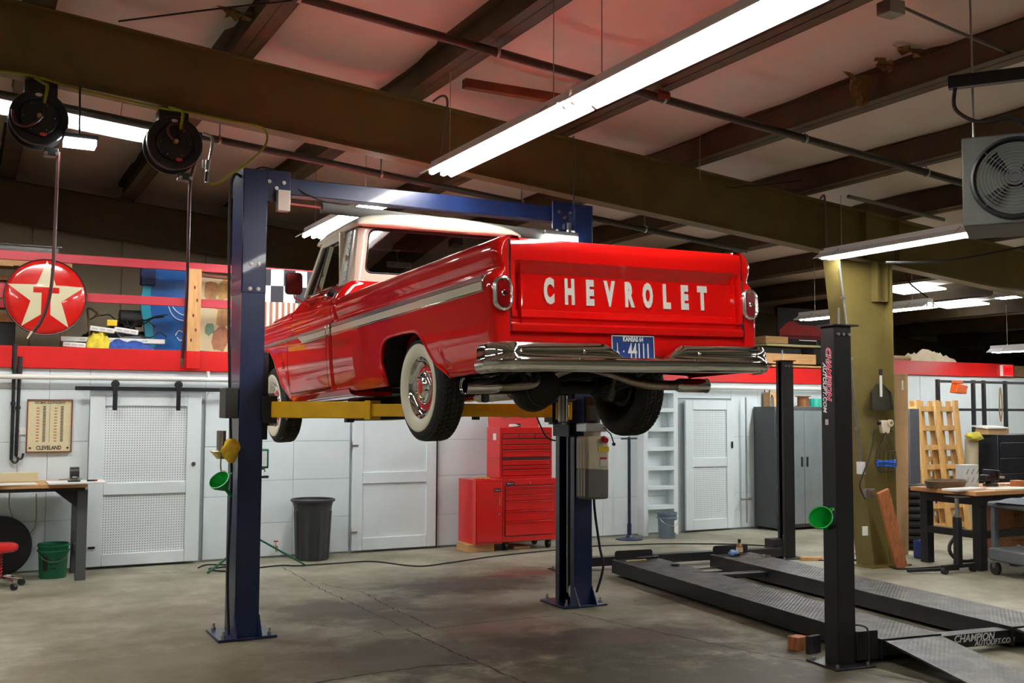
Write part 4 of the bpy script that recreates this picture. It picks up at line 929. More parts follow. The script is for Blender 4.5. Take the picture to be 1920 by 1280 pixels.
MB().mm((-.80, -.045, 0.0), (.86, -.035, .045)).build('track_bar', BLACK, tr)
for x in (-.38, .31):
    MB().mm((x-.025, -.06, -.22), (x+.025, -.05, .10)).build('hanger_strap', BLACK, tr, bevel=.004); MB().cyl((x, -.055, .075), (x, -.025, .075), .045, n=20).build('hanger_wheel', BLACK, tr)
for x in (-.7, 0, .7): MB().cyl((x, -.035, .022), (x, .1, .022), .012, n=8).build('spacer', STEEL, tr)
MB().mm((.02, -.012, .20), (.09, 0, .225)).build('pull', BLACK, d1); MB().cyl((1.14, -.01, 1.12), (1.14, 0, 1.12), .025, n=12).build('latch_plate', STEEL, d1)
d2 = framed_door(2, 4.36, 5.50, .03, 1.90, 12.64, .135, [(0, .15), (.83, .97), (1.72, 1.87)], WHITED)
for z in (.22, 1.30): MB().mm((-.03, -.008, z), (.07, 0, z+.02)).build('hinge', STEEL, d2); MB().mm((-.035, -.010, z-.04), (-.01, 0, z+.06)).build('hinge_leaf', STEEL, d2)
MB().mm((5.505, 12.66, .02), (5.525, 12.70, 1.93)).build('door_gap_shade', mat('gap_dark', (.02, .02, .02), .9), kind='structure')  # black strip standing in for the shaded gap beside the door
d3 = framed_door(3, 9.52, 10.42, .03, 1.95, 12.64, .13, [(0, .15), (.93, 1.06), (1.78, 1.92)], PEG)
MB().box((.86, -.01, 1.25), (.02, .02, .10)).build('pull', BLACK, d3)
# white conduit pipe
pp = thing('white_pipe', 'long white pipe running along the wall under the red loft beam', 'pipe', (3, 12.6, 2.12))
MB().cyl((-9, 0, 0), (9.7, 0, .03), .028, n=12).build('pipe_run', PLWHITE, pp); MB().cyl((-.2, 0, .0), (-.05, 0, .0), .040, n=12).build('pipe_coupling', PLWHITE, pp); MB().cyl((-.45, 0, 0), (-.45, 0, .11), .02, n=10).build('pipe_tee', PLWHITE, pp)
# poster
ps = thing('framed_chart', 'framed tan decimal equivalents chart on the white wall over the bench', 'chart', PY(91, 848, 12.68))
PAPER = mat('aged_paper', srgb(216, 204, 164), .7, var=.05); INK = mat('ink', (.03, .025, .02), .8); INKR = mat('ink_red', srgb(170, 90, 60), .8)
W_, H_ = .465, .585
MB().mm((-W_/2, -.008, 0), (W_/2, 0, H_)).build('sheet', PAPER, ps)
FRM = mat('frame_wood', srgb(120, 62, 34), .5)
for a, b in (((-W_/2, 0), (W_/2, .014)), ((-W_/2, H_-.014), (W_/2, H_)), ((-W_/2, .014), (-W_/2+.014, H_-.014)), ((W_/2-.014, .014), (W_/2, H_-.014))): MB().mm((a[0], -.02, a[1]), (b[0], 0, b[1])).build('frame_strip', FRM, ps)
text('DECIMAL EQUIVALENTS', .034, INK, ps, TR((0, -.0085, H_-.04), (0, -1, 0)), extrude=.0006, xs=.85, bold=.0008)
text('CLEVELAND', .06, INK, ps, TR((0, -.0085, .05), (0, -1, 0)), extrude=.0006, xs=.78, bold=.002)
for sx_ in (-1, 1):
    MB().box((sx_*.19, -.0088, .05), (.022, .001, .022), Matrix.Rotation(PI/4, 3, 'Y')).build('ornament', INK, ps)
    for k in range(24):
        z = .12+k*.0165
        MB().mm((sx_*.09-.07+.09, -.0092, z), (sx_*.09+.05, -.0084, z+.009)).build('print_row', INK, ps)
        if k % 2 == 0: MB().mm((sx_*.09-.045, -.0092, z), (sx_*.09-.015, -.0084, z+.010)).build('print_row', INKR, ps)
MB().mm((-.0015, -.0092, .11), (.0015, -.0084, .52)).build('print_rule', INK, ps)
# black roof-bar poles
for k, (xt, yt, xb, yb) in enumerate(((28, 645, 21, 862), (38, 668, 30, 855))):
    a, b = PY(xt, yt, 12.66), PY(xb, yb, 12.66)
    t = thing('black_pole', ['taller black steel pole hanging on the wall by the framed chart', 'shorter black steel pole with a foam grip beside the taller pole'][k], 'pole', b)
    MB().cyl(a, b, .018, n=12).build('tube', BLACK, t, world=True); MB().cyl(a, a.lerp(b, .22), .027, n=12).build('grip', RUBBER, t, world=True); MB().cyl(a.lerp(b, .5), a.lerp(b, .53), .026, n=12).build('collar', BLACK, t, world=True)
    MB().tube([b, b+Vector((.03, 0, -.03)), b+Vector((.06, 0, -.02)), b+Vector((.07, 0, .03))], .012, 8, smooth=3).build('hook_end', BLACK, t, world=True)
o = PY(38, 808, 12.69); sk = thing('wall_socket', 'white double wall socket behind the black poles', 'socket', o); MB().mm((-.06, -.008, -.04), (.06, 0, .04)).build('face_plate', PLWHITE, sk, bevel=.003); MB().box((-.02, -.01, 0), (.03, .006, .04)).build('outlet', mat('socket_grey', srgb(190, 190, 185), .5), sk)
one(MB().tube([PY(38, 815, 12.66), PY(33, 860, 12.66), PY(30, 900, 12.64), PY(18, 925, 12.6), PY(20, 960, 12.62), PY(45, 1000, 12.62), PY(66, 985, 12.62), PY(68, 925, 12.62)], .007, 6, smooth=6), 'tan_extension_lead', mat('cord_tan', srgb(170, 160, 140), .6), 'tan power cord looping down the wall under the bench', 'cord')
# work bench on the left
bn = thing('work_bench', 'long work bench with plywood top and grey steel legs beside the sliding door', 'work bench', (-.19, 12.2, 0))
bz = PY(150, 906, 11.9).z
MB().mm((-1.6, -.34, bz-.04), (1.38, .38, bz)).build('bench_top', WOODX, bn, bevel=.003); MB().mm((-1.6, -.33, bz-.075), (1.36, .37, bz-.042)).build('apron', BLACK, bn)
LEG = mat('bench_grey', srgb(86, 88, 90), .5, .2)
for x in (-1.5, 1.34):
    for y in (-.26, .30): MB().mm((x-.05, y-.045, 0), (x+.05, y+.045, bz-.07)).build('leg', LEG, bn, bevel=.003)
    MB().mm((x-.03, -.22, .25), (x+.03, .26, .33)).build('stretcher', LEG, bn)
MB().prism([(0, 0), (.22, 0), (.22, -.18)], .02, Matrix(((1, 0, 0), (0, 0, 1), (0, 1, 0))), (1.07, -.26, bz-.075)).build('corner_brace', BLACK, bn)
bt = bz+.001
def onb(x, y, z=None): return PZ(x, y, bt if z is None else z)
one(MB().box((1.09, 11.98, bt+.008), (.56, .42, .016)), 'drawing_board', mat('board_white', srgb(228, 230, 230), .4), 'thin white board lying on the bench and overhanging its end', 'board', bevel=.002)
tp = thing('small_vise', 'dark round topped steel vise base standing on the bench by the sliding door', 'vise', (1.10, 12.32, bt))
MB().lathe([(.09, 0), (.09, .02), (.05, .04), (.045, .06)], 20).build('base', STEEL, tp); MB().cyl((-.045, 0, .09), (.045, 0, .09), .06, n=24).build('head', BLACK, tp); MB().bar((-.16, -.03, .018), (0, 0, .022), .04, .012).build('jaw_plate', STEEL, tp)
for k, (x, y, dx, mm_) in enumerate(((1.06, 11.90, .12, BLACK), (1.24, 11.93, .10, BLACK))):
    t = thing('marker_pen', ['black marker pen lying on the white board', 'black and red marker pen at the edge of the white board'][k], 'marker', (x, y, bt+.0165))
    MB().cyl((-dx/2, 0, .009), (dx/2*.5, 0, .009), .009, n=10).build('barrel', mm_, t); MB().cyl((dx/2*.5, 0, .009), (dx/2, .01, .009), .0095, n=10).build('cap', [BLACK, mat('pen_red', (.5, .01, .01), .5)][k], t)
one(MB().box((.46, 12.0, bt+.003), (.5, .3, .006), Matrix.Rotation(.1, 3, 'Z')), 'paper_sheets', PLWHITE, 'loose white papers on the bench top', 'paper')
one(MB().box((.55, 12.4, bt+.05), (.40, .05, .10)), 'cardboard_strip', mat('card_tan', srgb(206, 196, 160), .8), 'tan cardboard box lying at the back of the bench', 'box', bevel=.003)
fb = thing('file_box', 'white box file standing on the bench before a blue folder', 'box', (.24, 12.05, bt)); MB().mm((-.16, -.1, 0), (.02, .1, .16)).build('box_body', PLWHITE, fb, bevel=.004); MB().mm((-.12, -.101, .04), (-.02, -.1, .09)).build('box_label', PAPER, fb)
one(MB().mm((.22, 12.17, bt), (.30, 12.45, bt+.24)), 'blue_folder', mat('folder_blue', srgb(86, 160, 205), .5), 'light blue folder standing on the bench behind the white box', 'folder', bevel=.004)
# green bucket
def bucket(loc, r0, r1, h, mt, label, txt=None):
    b = thing('bucket', label, 'bucket', loc)
    MB().lathe([(0, .0), (r0, 0), (r0+.003, .004), (r1, h-.006), (r1+.004, h), (r1-.002, h), (r0-.002, .01), (0, .01)], 36).build('pail', mt, b, smooth=50)
    for z in (h-.02, h-.075): MB().lathe([(r1-.004, z-.008), (r1+.010, z-.006), (r1+.010, z+.006), (r1-.004, z+.008)], 36).build('rim_ring', mt, b)
    MB().tube([(r1*math.cos(t), -r1*.55*1.0+(-.10)*math.sin((t)) if False else -abs(math.sin(t))*(r1+.01), h-.07-.11*abs(math.sin(t))) for t in lin(0, PI, 16)], .0035, 6).build('wire_handle', STEEL, b)
    return b
gb = bucket((.91, 12.25, 0), .13, .152, .36, mat('bucket_green', (.006, .16, .07), .45), 'dark green plastic bucket under the bench')
for k in range(3): MB().box((-.01+.0*k, -.139, .20-.045*k), (.10-.02*k, .003, .012)).build('printed_line', BLACK, gb)
MB().box((-.085, -.115, .17), (.05, .004, .17), Matrix.Rotation(-.6, 3, 'Z')).build('printed_panel', BLACK, gb)
# stool
st = thing('shop_stool', 'round red padded shop stool on a chromed castor base', 'stool', (.36, 11.75, 0))
MB().lathe([(0, .36), (.16, .36), (.185, .375), (.19, .40), (.185, .425), (.15, .44), (0, .445)], 32).build('seat', mat('vinyl_red', (.6, .012, .01), .35, coat=.3), st, smooth=50)
MB().cyl((0, 0, .10), (0, 0, .36), .028, n=16).build('gas_post', CHROME, st)
cp = [(0.045*math.cos(t*1.0), .045*math.sin(t), .10+.25*t/(2*PI*8)) for t in lin(0, 2*PI*8, 128)]
MB().tube(cp, .007, 6).build('spring_cover', mat('spring_red', (.45, .02, .02), .4), st)
for k in range(5):
    a = 2*PI*k/5+.35; e = Vector((math.cos(a), math.sin(a), 0))
    MB().tube([e*.02+Vector((0, 0, .11)), e*.12+Vector((0, 0, .105)), e*.24+Vector((0, 0, .075))], .016, 8, smooth=3).build('base_leg', CHROME, st)
    sd = Vector((-e.y, e.x, 0)); MB().cyl(e*.245+sd*.02+Vector((0, 0, .033)), e*.245-sd*.02+Vector((0, 0, .033)), .032, n=16).build('castor', BLACK, st)
    MB().cyl(e*.245+Vector((0, 0, .03)), e*.245+Vector((0, 0, .08)), .008, n=8).build('castor_stem', CHROME, st)
# big dark round (tyre) leaning behind the stool
ty = thing('leaning_disc', 'dark round abrasive disc leaning on the wall behind the red stool', 'disc', (.40, 12.52, .0), rot=(-.12, 0, 0))
MB().lathe([(0, -.02), (.30, -.02), (.32, 0), (.30, .02), (0, .02)], 36, axis_m((0, -1, 0)), (0, 0, .32)).build('disc', RUBBER, ty)
# trash can
cn = thing('trash_can', 'tall dark grey plastic trash can standing against the white wall', 'trash can', PZ(585, 1048))
CANM = mat('can_grey', (.035, .038, .042), .5, var=.35, scale=5, stretch=(1, 1, .25))
MB().lathe([(0, .0), (.19, 0), (.195, .01), (.225, .62), (.245, .70), (.237, .70), (.215, .62), (.185, .02), (0, .02)], 40).build('can_body', CANM, cn, smooth=50)
MB().lathe([(.238, .685), (.262, .690), (.265, .715), (.252, .722), (.238, .712)], 40).build('rim', CANM, cn, smooth=50)
for k in range(8):
    a = 2*PI*k/8+.2; e = Vector((math.cos(a), math.sin(a), 0)); MB().bar(e*.196+Vector((0, 0, .02)), e*.224+Vector((0, 0, .58)), .05, .012, e).build('moulded_rib', CANM, cn, bevel=.004)
# work light on tripod
wl = thing('tripod_work_light', 'green framed flood light on a low tripod behind the left blue post', 'work light', (2.96, 11.95, 0))
GRF = mat('worklight_green', (.01, .10, .05), .45)
hd = Vector((.0, -.06, 0)); hz = PY(497, 860, 11.8).z
MB().mm((-.13, -.1, hz-.11), (.135, -.02, hz+.11)).build('lamp_frame', GRF, wl, bevel=.012); MB().mm((-.11, -.106, hz-.085), (.11, -.098, hz+.085)).build('lamp_glass', mat('lamp_glass', srgb(226, 232, 232), .2), wl); MB().mm((-.05, -.108, hz-.04), (.05, -.1, hz+.04)).build('led_chip', mat('chip_grey', srgb(190, 200, 200), .3), wl)
MB().tube([(-.1, -.06, hz-.15), (-.1, -.06, hz-.12), (.1, -.06, hz-.12), (.1, -.06, hz-.15)], .008, 6).build('yoke', BLACK, wl); MB().mm((-.03, -.09, hz-.22), (.14, -.06, hz-.19)).build('handle', BLACK, wl, bevel=.006)
MB().cyl((-.0, -.05, .25), (0, -.05, hz-.13), .013, n=10).build('mast', BLACK, wl)
for k in range(3):
    a = [-.15, 2.0, 3.5][k]; MB().bar((0, -.05, .36), (.58*math.cos(a), -.05+.34*math.sin(a)-.05, .015), .03, .02).build('tripod_leg', GRF, wl, bevel=.004)
# floor cords
def cord(px, z, r, label, name='floor_cord', mt=None): return one(MB().tube([PZ(x, y, z) for x, y in px], r, 6, smooth=6), name, mt or RUBBER, label, 'cord')
cord([(372, 1064), (390, 1058), (440, 1060), (392, 1066), (430, 1070), (520, 1060), (560, 1060), (640, 1055), (700, 1052), (780, 1061), (840, 1055), (930, 1042), (1045, 1030)], .009, .009, 'black extension cord trailing from the tripod light past the trash can')
cord([(1100, 1024), (1150, 1022), (1250, 1019), (1380, 1020), (1450, 1024)], .009, .009, 'black cord running on the floor before the white ladder')
cord([(1500, 1046), (1540, 1050), (1600, 1050), (1640, 1056)], .009, .008, 'black cord on the floor behind the black posts')
# red tool chests
TR_ = mat('chest_red', (.60, .008, .008), .28, coat=.5, var=.05, scale=3); TRD = mat('chest_dark', (.05, .004, .004), .5)
CY = 12.02
def xpx(x, y=900, Y=CY): return PY(x, y, Y).x
def zpx(x, y, Y=CY): return PY(x, y, Y).z
x_a, x_b, x_c = xpx(891), xpx(941), xpx(1043)
zt = zpx(985, 897); zb = zpx(985, 1014)
def chest(name, label, x0, x1, z0, z1, y0, y1, drawers, handles=True, lid=False):
    t = thing(name, label, 'tool chest', ((x0+x1)/2, y0, z0)); w = x1-x0; h = z1-z0
    MB().mm((-w/2, 0, 0), (w/2, y1-y0, h)).build('case', TR_, t, bevel=.006)
    MB().mm((-w/2+.03, -.001, drawers[0][0]-.01), (w/2-.03, .0, drawers[-1][1]+.01)).build('front_recess', TRD, t)
    for (a, b, l, r) in drawers:
        dr = MB().mm((-w/2+.04+l*(w-.08), -.012, a), (-w/2+.04+r*(w-.08), -.001, b-.006)).build('drawer', TR_, t, bevel=.003)
        MB().mm((-w/2+.05+l*(w-.08), -.024, b-.020), (-w/2+.03+r*(w-.08), -.012, b-.008)).build('drawer_pull', TR_, dr, bevel=.002)
    return t
lo = zt-zb
rc = chest('rolling_tool_cabinet', 'red rolling tool cabinet with six wide drawers under the chest stack', x_b+.012, x_c, zb, zt, CY, 12.55,
      [(.08, .25, 0, 1), (.25, .40, 0, 1), (.40, .53, 0, 1), (.53, .60, 0, 1), (.60, .66, 0, 1), (.66, .70, 0, 1)] if lo > .8 else [(lo*.10, lo*.33, 0, 1), (lo*.33, lo*.50, 0, 1), (lo*.50, lo*.655, 0, 1), (lo*.655, lo*.75, 0, 1), (lo*.75, lo*.83, 0, 1), (lo*.83, lo*.89, 0, 1)])
SB = mat('badge_black', (.012, .012, .012), .4)
wr = x_c-x_b-.012
MB().mm((-wr/2+.05, -.006, lo-.075), (-wr/2+.17, 0, lo-.035)).build('badge', SB, rc); text('Snap-on', .028, PLWHITE, rc, TR((-wr/2+.11, -.007, lo-.055), (0, -1, 0)), extrude=.0005)
MB().cyl((.0, 0, lo-.055), (0, -.012, lo-.055), .012, n=12).build('lock', STEEL, rc)
for x in (-wr/2+.08, wr/2-.08):
    for y in (.08, .45): MB().cyl((x-.02, y, .05-zb+.0), (x+.02, y, .05-zb), .05, n=18).box((x, y, .09-zb+.02), (.05, .07, max(.02, zb-.07))).build('castor', BLACK, rc)
sl = thing('side_locker', 'red steel side locker with a single door bolted to the rolling cabinet', 'tool locker', ((x_a+x_b)/2, CY-.02, zb-.01)); ws_ = x_b-x_a
MB().mm((-ws_/2, 0, 0), (ws_/2, .52, lo+.01)).build('case', TR_, sl, bevel=.006); dr = MB().mm((-ws_/2+.015, -.016, .03), (ws_/2-.015, -.001, lo-.03)).build('locker_door', TR_, sl, bevel=.004)
MB().mm((ws_/2-.13, -.02, lo-.14), (ws_/2-.03, -.016, lo-.10)).build('badge', SB, dr); text('Snap-on', .024, PLWHITE, dr, TR((ws_/2-.08, -.0205, lo-.12), (0, -1, 0)), extrude=.0005)
MB().tube([(ws_/2-.06, -.016, lo*.60), (ws_/2-.06, -.035, lo*.60), (ws_/2-.06, -.035, lo*.73), (ws_/2-.06, -.016, lo*.73)], .006, 6).build('door_handle', STEEL, dr); MB().cyl((ws_/2-.06, -.016, lo*.47), (ws_/2-.06, -.03, lo*.47), .014, n=12).build('lock', STEEL, dr)
one(MB().box((x_a+.16, CY+.12, zt+.012), (.18, .14, .024), Matrix.Rotation(.3, 3, 'Z')), 'work_gloves', mat('glove_orange', srgb(190, 120, 60), .9, var=.4, scale=40), 'tan work gloves lying on top of the red side locker', 'gloves', bevel=.01)
xm0, xm1, zm1 = xpx(937, 850, CY+.12), xpx(1035, 850, CY+.12), zpx(985, 801, CY+.12); hm = zm1-zt; wm = xm1-xm0
mc = chest('middle_tool_chest', 'red drawer chest stacked on the rolling cabinet below the open lid', xm0, xm1, zt, zm1, CY+.12, 12.52,
      [(hm*.06, hm*.17, 0, 1), (hm*.18, hm*.25, 0, 1), (hm*.26, hm*.36, 0, 1), (hm*.42, hm*.56, 0, 1), (hm*.57, hm*.66, 0, 1), (hm*.67, hm*.77, 0, 1), (hm*.79, hm*.87, 0, .33), (hm*.79, hm*.87, .35, .66), (hm*.79, hm*.87, .68, 1)])
MB().mm((-wm/2-.002, .0, hm*.385), (wm/2+.002, .38, hm*.392)).build('seam', TRD, mc)
ld = MB().box((0, .36, hm+.09), (wm-.02, .02, .20), Matrix.Rotation(-.12, 3, 'X')).build('open_lid', TR_, mc, bevel=.006)
MB().mm((-wm/2-.008, .10, hm*.75), (-wm/2, .18, hm*.88)).build('side_handle', PLWHITE, mc)
for x in (-.13, .14): MB().bar((x-.04, .33, hm+.13), (x+.04, .33, hm+.13), .012, .012).build('lid_clip', CHROME, ld)
MB().mm((-.10, .12, hm-.005), (-.02, .2, hm+.05)).build('black_case', BLACK, mc)
crumple((xm0+.27, CY+.25, zm1), .06, 9, 'white_rag', mat('rag_white', srgb(220, 220, 215), .9), 'crumpled white rag on top of the red chest under its lid', 'rag', (1.4, 1, .35))
for k, (x, y) in enumerate(((x_a+.05, CY+.1), (x_b+.35, CY+.15))): one(MB().mm((x-.12, y-.05, 0), (x+(.25 if k == 0 else .12), y+.3, zb-.012 if k == 0 else .03)), 'timber_block', WOODX, ['stack of timber under the red side locker', 'thin timber strip on the floor under the rolling cabinet'][k], 'timber', bevel=.003)
one(MB().tube([PY(1000, 762, 8.85), PY(1012, 795, 8.84), PY(1026, 820, 8.84), PY(1042, 826, 8.80)], .008, 6, smooth=5), 'air_hose_whip', RUBBER, 'short black hose hanging from the yellow lift arm in front of the red chest', 'hose')
# built-in wall ladder
wx0, wx1 = PZ(1200, 1003).x, PZ(1252, 1000).x
ldr = thing('wall_ladder', 'white painted wooden ladder fixed to the wall beside the grey pail', 'ladder', (wx0+.25, 12.54, 0))
for x in (-.28, .25): MB().mm((x, 0, 0), (x+.075, .16, 2.2)).build('stile', WHITED, ldr, bevel=.003)
for z in lin(.37, 2.05, 6): MB().mm((-.205, .0, z), (.25, .15, z+.06)).build('rung', WHITED, ldr, bevel=.003)
# under-hoist stand
js = thing('pole_stand', 'tall dark blue pole stand with tee handle and round foot before the ladder', 'stand', PZ(1180, 1011))
NAVY = mat('navy_paint', (.01, .02, .06), .4)
MB().lathe([(0, 0), (.19, 0), (.19, .012), (.05, .035), (.035, .06), (0, .06)], 28).build('foot', NAVY, js); MB().cyl((0, 0, .04), (0, 0, 1.42), .022, n=14).build('pole', NAVY, js); MB().cyl((0, 0, 1.4), (0, 0, 1.58), .012, n=10).build('screw', STEEL, js); MB().cyl((-.13, 0, 1.40), (.13, 0, 1.40), .012, n=10).build('tee_handle', NAVY, js); MB().cyl((0, 0, .06), (0, 0, .22), .030, n=14).build('sleeve', NAVY, js)
bp_ = bucket(PZ(1251, 1008), .115, .14, .36, mat('pail_grey', srgb(112, 128, 142), .45), 'grey plastic pail with white label standing by the ladder foot')
MB().box((.06, -.122, .17), (.09, .004, .17), Matrix.Rotation(.45, 3, 'Z')).build('pail_label', PLWHITE, bp_)
# grey steel cabinet
cbx0, cbx1 = PZ(1449, 995).x, PZ(1530, 985).x
cb = thing('steel_cabinet', 'tall grey steel cabinet with double doors behind the black lift post', 'cabinet', ((cbx0+cbx1)/2, 12.2, 0)); wc = cbx1-cbx0
CBD = mat('cabinet_dark', srgb(74, 76, 78), .45, .3); CBL = mat('cabinet_door_grey', srgb(136, 146, 150), .42, .4, var=.08, scale=3)
MB().mm((-wc/2, 0, .04), (wc/2, .48, 1.86)).build('case', CBD, cb, bevel=.004)
for a, b in ((-wc/2+.02, -.004), (.004, wc/2-.02)):
    dr = MB().mm((a, -.02, .09), (b, -.001, 1.80)).build('cabinet_door', CBL, cb, bevel=.004)
    hx = b-.05 if b < .1 else a+.05; MB().mm((hx-.018, -.026, .95), (hx+.018, -.02, 1.10)).build('recessed_handle', BLACK, dr)
for x in (-wc/2+.05, wc/2-.05):
    for y in (.04, .43): MB().cyl((x, y, 0), (x, y, .04), .02, n=10).build('foot', BLACK, cb)
ct = 1.861
def spool(x, y, r, h, mt, label):
    t = thing('wire_spool', label, 'spool', (x, y, ct))
    for z in (0, h-.015): MB().cyl((0, 0, z), (0, 0, z+.015), r, n=24).build('flange', mt, t)
    MB().cyl((0, 0, .015), (0, 0, h-.015), r*.75, n=20).build('windings', mat('copper_wire', srgb(130, 84, 50), .5, .4), t)
spool(cbx0+.75, 12.4, .12, .17, mat('spool_brown', srgb(110, 78, 50), .6), 'brown wire spool standing on the grey cabinet')
spool(cbx0+.46, 12.45, .10, .13, mat('spool_brown', srgb(110, 78, 50)), 'smaller brown wire spool behind the black post top of the cabinet')
one(MB().lathe([(0, 0), (.09, 0), (.095, .12), (.09, .13), (0, .13)], 24, o=(cbx0+1.0, 12.4, ct)), 'teal_tin', mat('teal', srgb(40, 150, 130), .4), 'teal plastic tub standing at the end of the grey cabinet top', 'tub')
one(MB().mm((cbx0+.18, 12.5, ct), (cbx0+.62, 12.66, ct+.22)), 'cardboard_box', WOODX, 'brown cardboard box behind the spools on the grey cabinet', 'box', bevel=.004)
cc = thing('spray_can', 'small grey aerosol can standing on the grey cabinet corner', 'can', (cbx0-.0+.08, 12.35, ct)); MB().cyl((0, 0, 0), (0, 0, .14), .032, n=18).build('can_body', STEEL, cc); MB().cyl((0, 0, .14), (0, 0, .18), .012, n=10).build('nozzle', BLACK, cc)
for k, x in enumerate((.20, .27, .40)): one(MB().tube([(cbx0+x, 12.62, ct), (cbx0+x+.0, 12.64, ct+.15), (cbx0+x+.05*k, 12.66, ct+.30)], .008, 6, smooth=4), 'hose_stub', RUBBER, ['thin black hose rising from the cabinet top to the white pipe', 'second thin black hose rising beside it to the white pipe', 'bent black hose rising to the white pipe beside the straight ones'][k], 'hose')
# plumbing on the cabinet side and wall
pt = thing('wall_standpipe', 'thin grey pipe with tap standing against the wall beside the grey cabinet', 'pipe', (10.62, 12.6, .1)); MB().cyl((0, 0, 0), (0, 0, 1.9), .013, n=8).build('pipe', STEEL, pt); MB().cyl((-.1, 0, .36), (.1, 0, .36), .02, n=8).build('tap', STEEL, pt)
spg = thing('wall_spigot', 'small brass garden tap low on the white wall beside the trash can', 'tap', PY(515, 1030, 12.66)); MB().cyl((0, 0, .04), (0, -.08, .04), .018, n=10).build('body', BRASS, spg); MB().cyl((0, -.06, .04), (0, -.08, -.02), .014, n=10).build('spout', BRASS, spg); MB().cyl((0, -.05, .05), (0, -.05, .10), .006, n=6).build('stem', STEEL, spg); MB().lathe([(.01, .1), (.03, .1), (.03, .11), (.01, .11)], 14, None, (0, -.05, 0)).build('wheel', mat('cap_red', (.5, .01, .01)), spg)
# ================================================================== loft rail and stored things
RY = 12.66
for z0, z1, lab in ((3.41, 3.51, 'top red painted rail of the loft railing'), (2.985, 3.085, 'middle red painted rail of the loft railing')):
    one(MB().mm((X0, RY-.02, z0), (9.2, RY+.02, z1)), 'loft_rail', REDRAIL, lab+' behind the red disc sign', 'rail', bevel=.004)
# raw wood post in front, with its foot on the red beam
a = PY(362, 655, 12.6)
wp = thing('wooden_post', 'raw knotty pine post screwed to the loft rails', 'post', (a.x, 12.6, 2.26))
MB().mm((-.075, -.02, .0), (.075, .018, .20)).build('post_foot', REDBEAM, wp, bevel=.004)
MB().mm((-.075, -.02, .20), (.075, .018, 1.17)).build('post_board', WOOD, wp, bevel=.004)
KN = mat('knot_brown', srgb(92, 52, 28), .8)
for x, z in ((.02, .45), (-.01, .62), (.03, .80), (.0, .95), (-.03, .33)): MB().lathe([(0, .001), (.012, .0)], 10, axis_m((0, -1, 0)) @ Matrix.Diagonal((1, 1.8, 1)), (x, -.0205, z)).build('knot', KN, wp)
for x in (6.4, 8.9, -1.9): one(MB().mm((x-.05, RY+.021, MZ1-.01), (x+.05, RY+.06, 3.5)), 'rail_post', REDRAIL, 'red painted upright of the loft railing', 'post', 'loft railing uprights', bevel=.004)
# disc sign
sc_ = PY(86, 557, 12.58); R_ = (PY(165, 557, 12.58)-PY(8, 557, 12.58)).length/2
sg = thing('disc_sign', 'round red enamel sign with a white star and red letter hung on the loft railing', 'sign', sc_)
SRED = mat('sign_red', srgb(186, 24, 18), .18, coat=.7, var=.05, scale=4); SCREAM = mat('sign_cream', srgb(204, 196, 162), .2, coat=.7)
MX = axis_m((0, -1, 0))
MB().lathe([(0, .045), (R_*.3, .043), (R_*.6, .036), (R_*.85, .024), (R_*.97, .012), (R_*.985, .0), (0, -.0)], 64, MX).build('disc', SRED, sg, smooth=60)
MB().lathe([(R_*.965, .0), (R_*.97, .020), (R_*.99, .022), (R_, .012), (R_, -.02), (R_*.96, -.02)], 64, MX).build('rim', BLACK, sg, smooth=50)
def dome(r): 
    pr = [(0, .045), (.3, .043), (.6, .036), (.85, .024), (.97, .012), (1.0, .01)]
    for (a, u), (b, v) in zip(pr[:-1], pr[1:]):
        if r/R_ <= b: return u+(v-u)*(r/R_-a)/(b-a)
    return .01
def domed(poly_tris, off): # subdivide triangles then lift on the dome
    mb = MB()
    def sub_(t, n):
        if n == 0: mb.add([(p[0], -dome(math.hypot(*p))-off, p[1]) for p in t], [(0, 1, 2)]); return
        a, b, c = t; ab, bc, ca = [((p[0]+q[0])/2, (p[1]+q[1])/2) for p, q in ((a, b), (b, c), (c, a))]
        for q in ((a, ab, ca), (ab, b, bc), (ca, bc, c), (ab, bc, ca)): sub_(q, n-1)
    for t in poly_tris: sub_(t, 3)
    return mb
ro, ri = R_*.96, R_*.385
tips = [(ro*math.sin(2*PI*k/5), ro*math.cos(2*PI*k/5)) for k in range(5)]; ins = [(ri*math.sin(2*PI*(k+.5)/5), ri*math.cos(2*PI*(k+.5)/5)) for k in range(5)]
tr_ = []
for k in range(5): tr_ += [(tips[k], ins[k], ins[k-1]), (ins[k], ins[k-1], (0, 0))]
domed(tr_, .0015).build('star', SCREAM, sg, smooth=60, weld=True)
def quadt(x0, x1, z0, z1): return [((x0*R_, z0*R_), (x1*R_, z0*R_), (x1*R_, z1*R_)), ((x0*R_, z0*R_), (x1*R_, z1*R_), (x0*R_, z1*R_))]
domed(quadt(-.31, .31, .10, .25)+quadt(-.11, .11, -.60, .10), .003).build('letter', SRED, sg, smooth=60, weld=True)
# things behind the rail: shelf timber, extension leads, power strips, cloths
def on_loft(x, y, Y): p = PY(x, y, Y); return Vector((p.x, Y, MZ1-.018))
LZ = MZ1-.018
for k in range(5):
    z0 = 2.75+k*.16
    one(MB().mm((-.6, 13.0+.02*k, z0), (.58-.03*k, 13.3, z0+[.10, .09, .12, .05, .09][k])), 'stacked_plank', [WOODX, REDRAIL, REDRAIL, WOODX, WOODX][k], ['lowest tan plank of the stack behind the disc sign', 'reddish plank low in the stack behind the disc sign', 'thick reddish plank in the stack behind the disc sign', 'thin tan plank in the stack behind the disc sign', 'top tan plank of the stack behind the disc sign'][k], 'plank', bevel=.004)
one(MB().mm((-.5, 13.02, LZ), (.5, 13.28, 2.745)), 'plank_crate', DARK, 'dark crate carrying the plank stack behind the disc sign', 'crate')
cl = thing('clear_plastic_tub', 'clear plastic tub standing above the planks behind the top rail', 'tub', (.62, 13.6, 3.531))
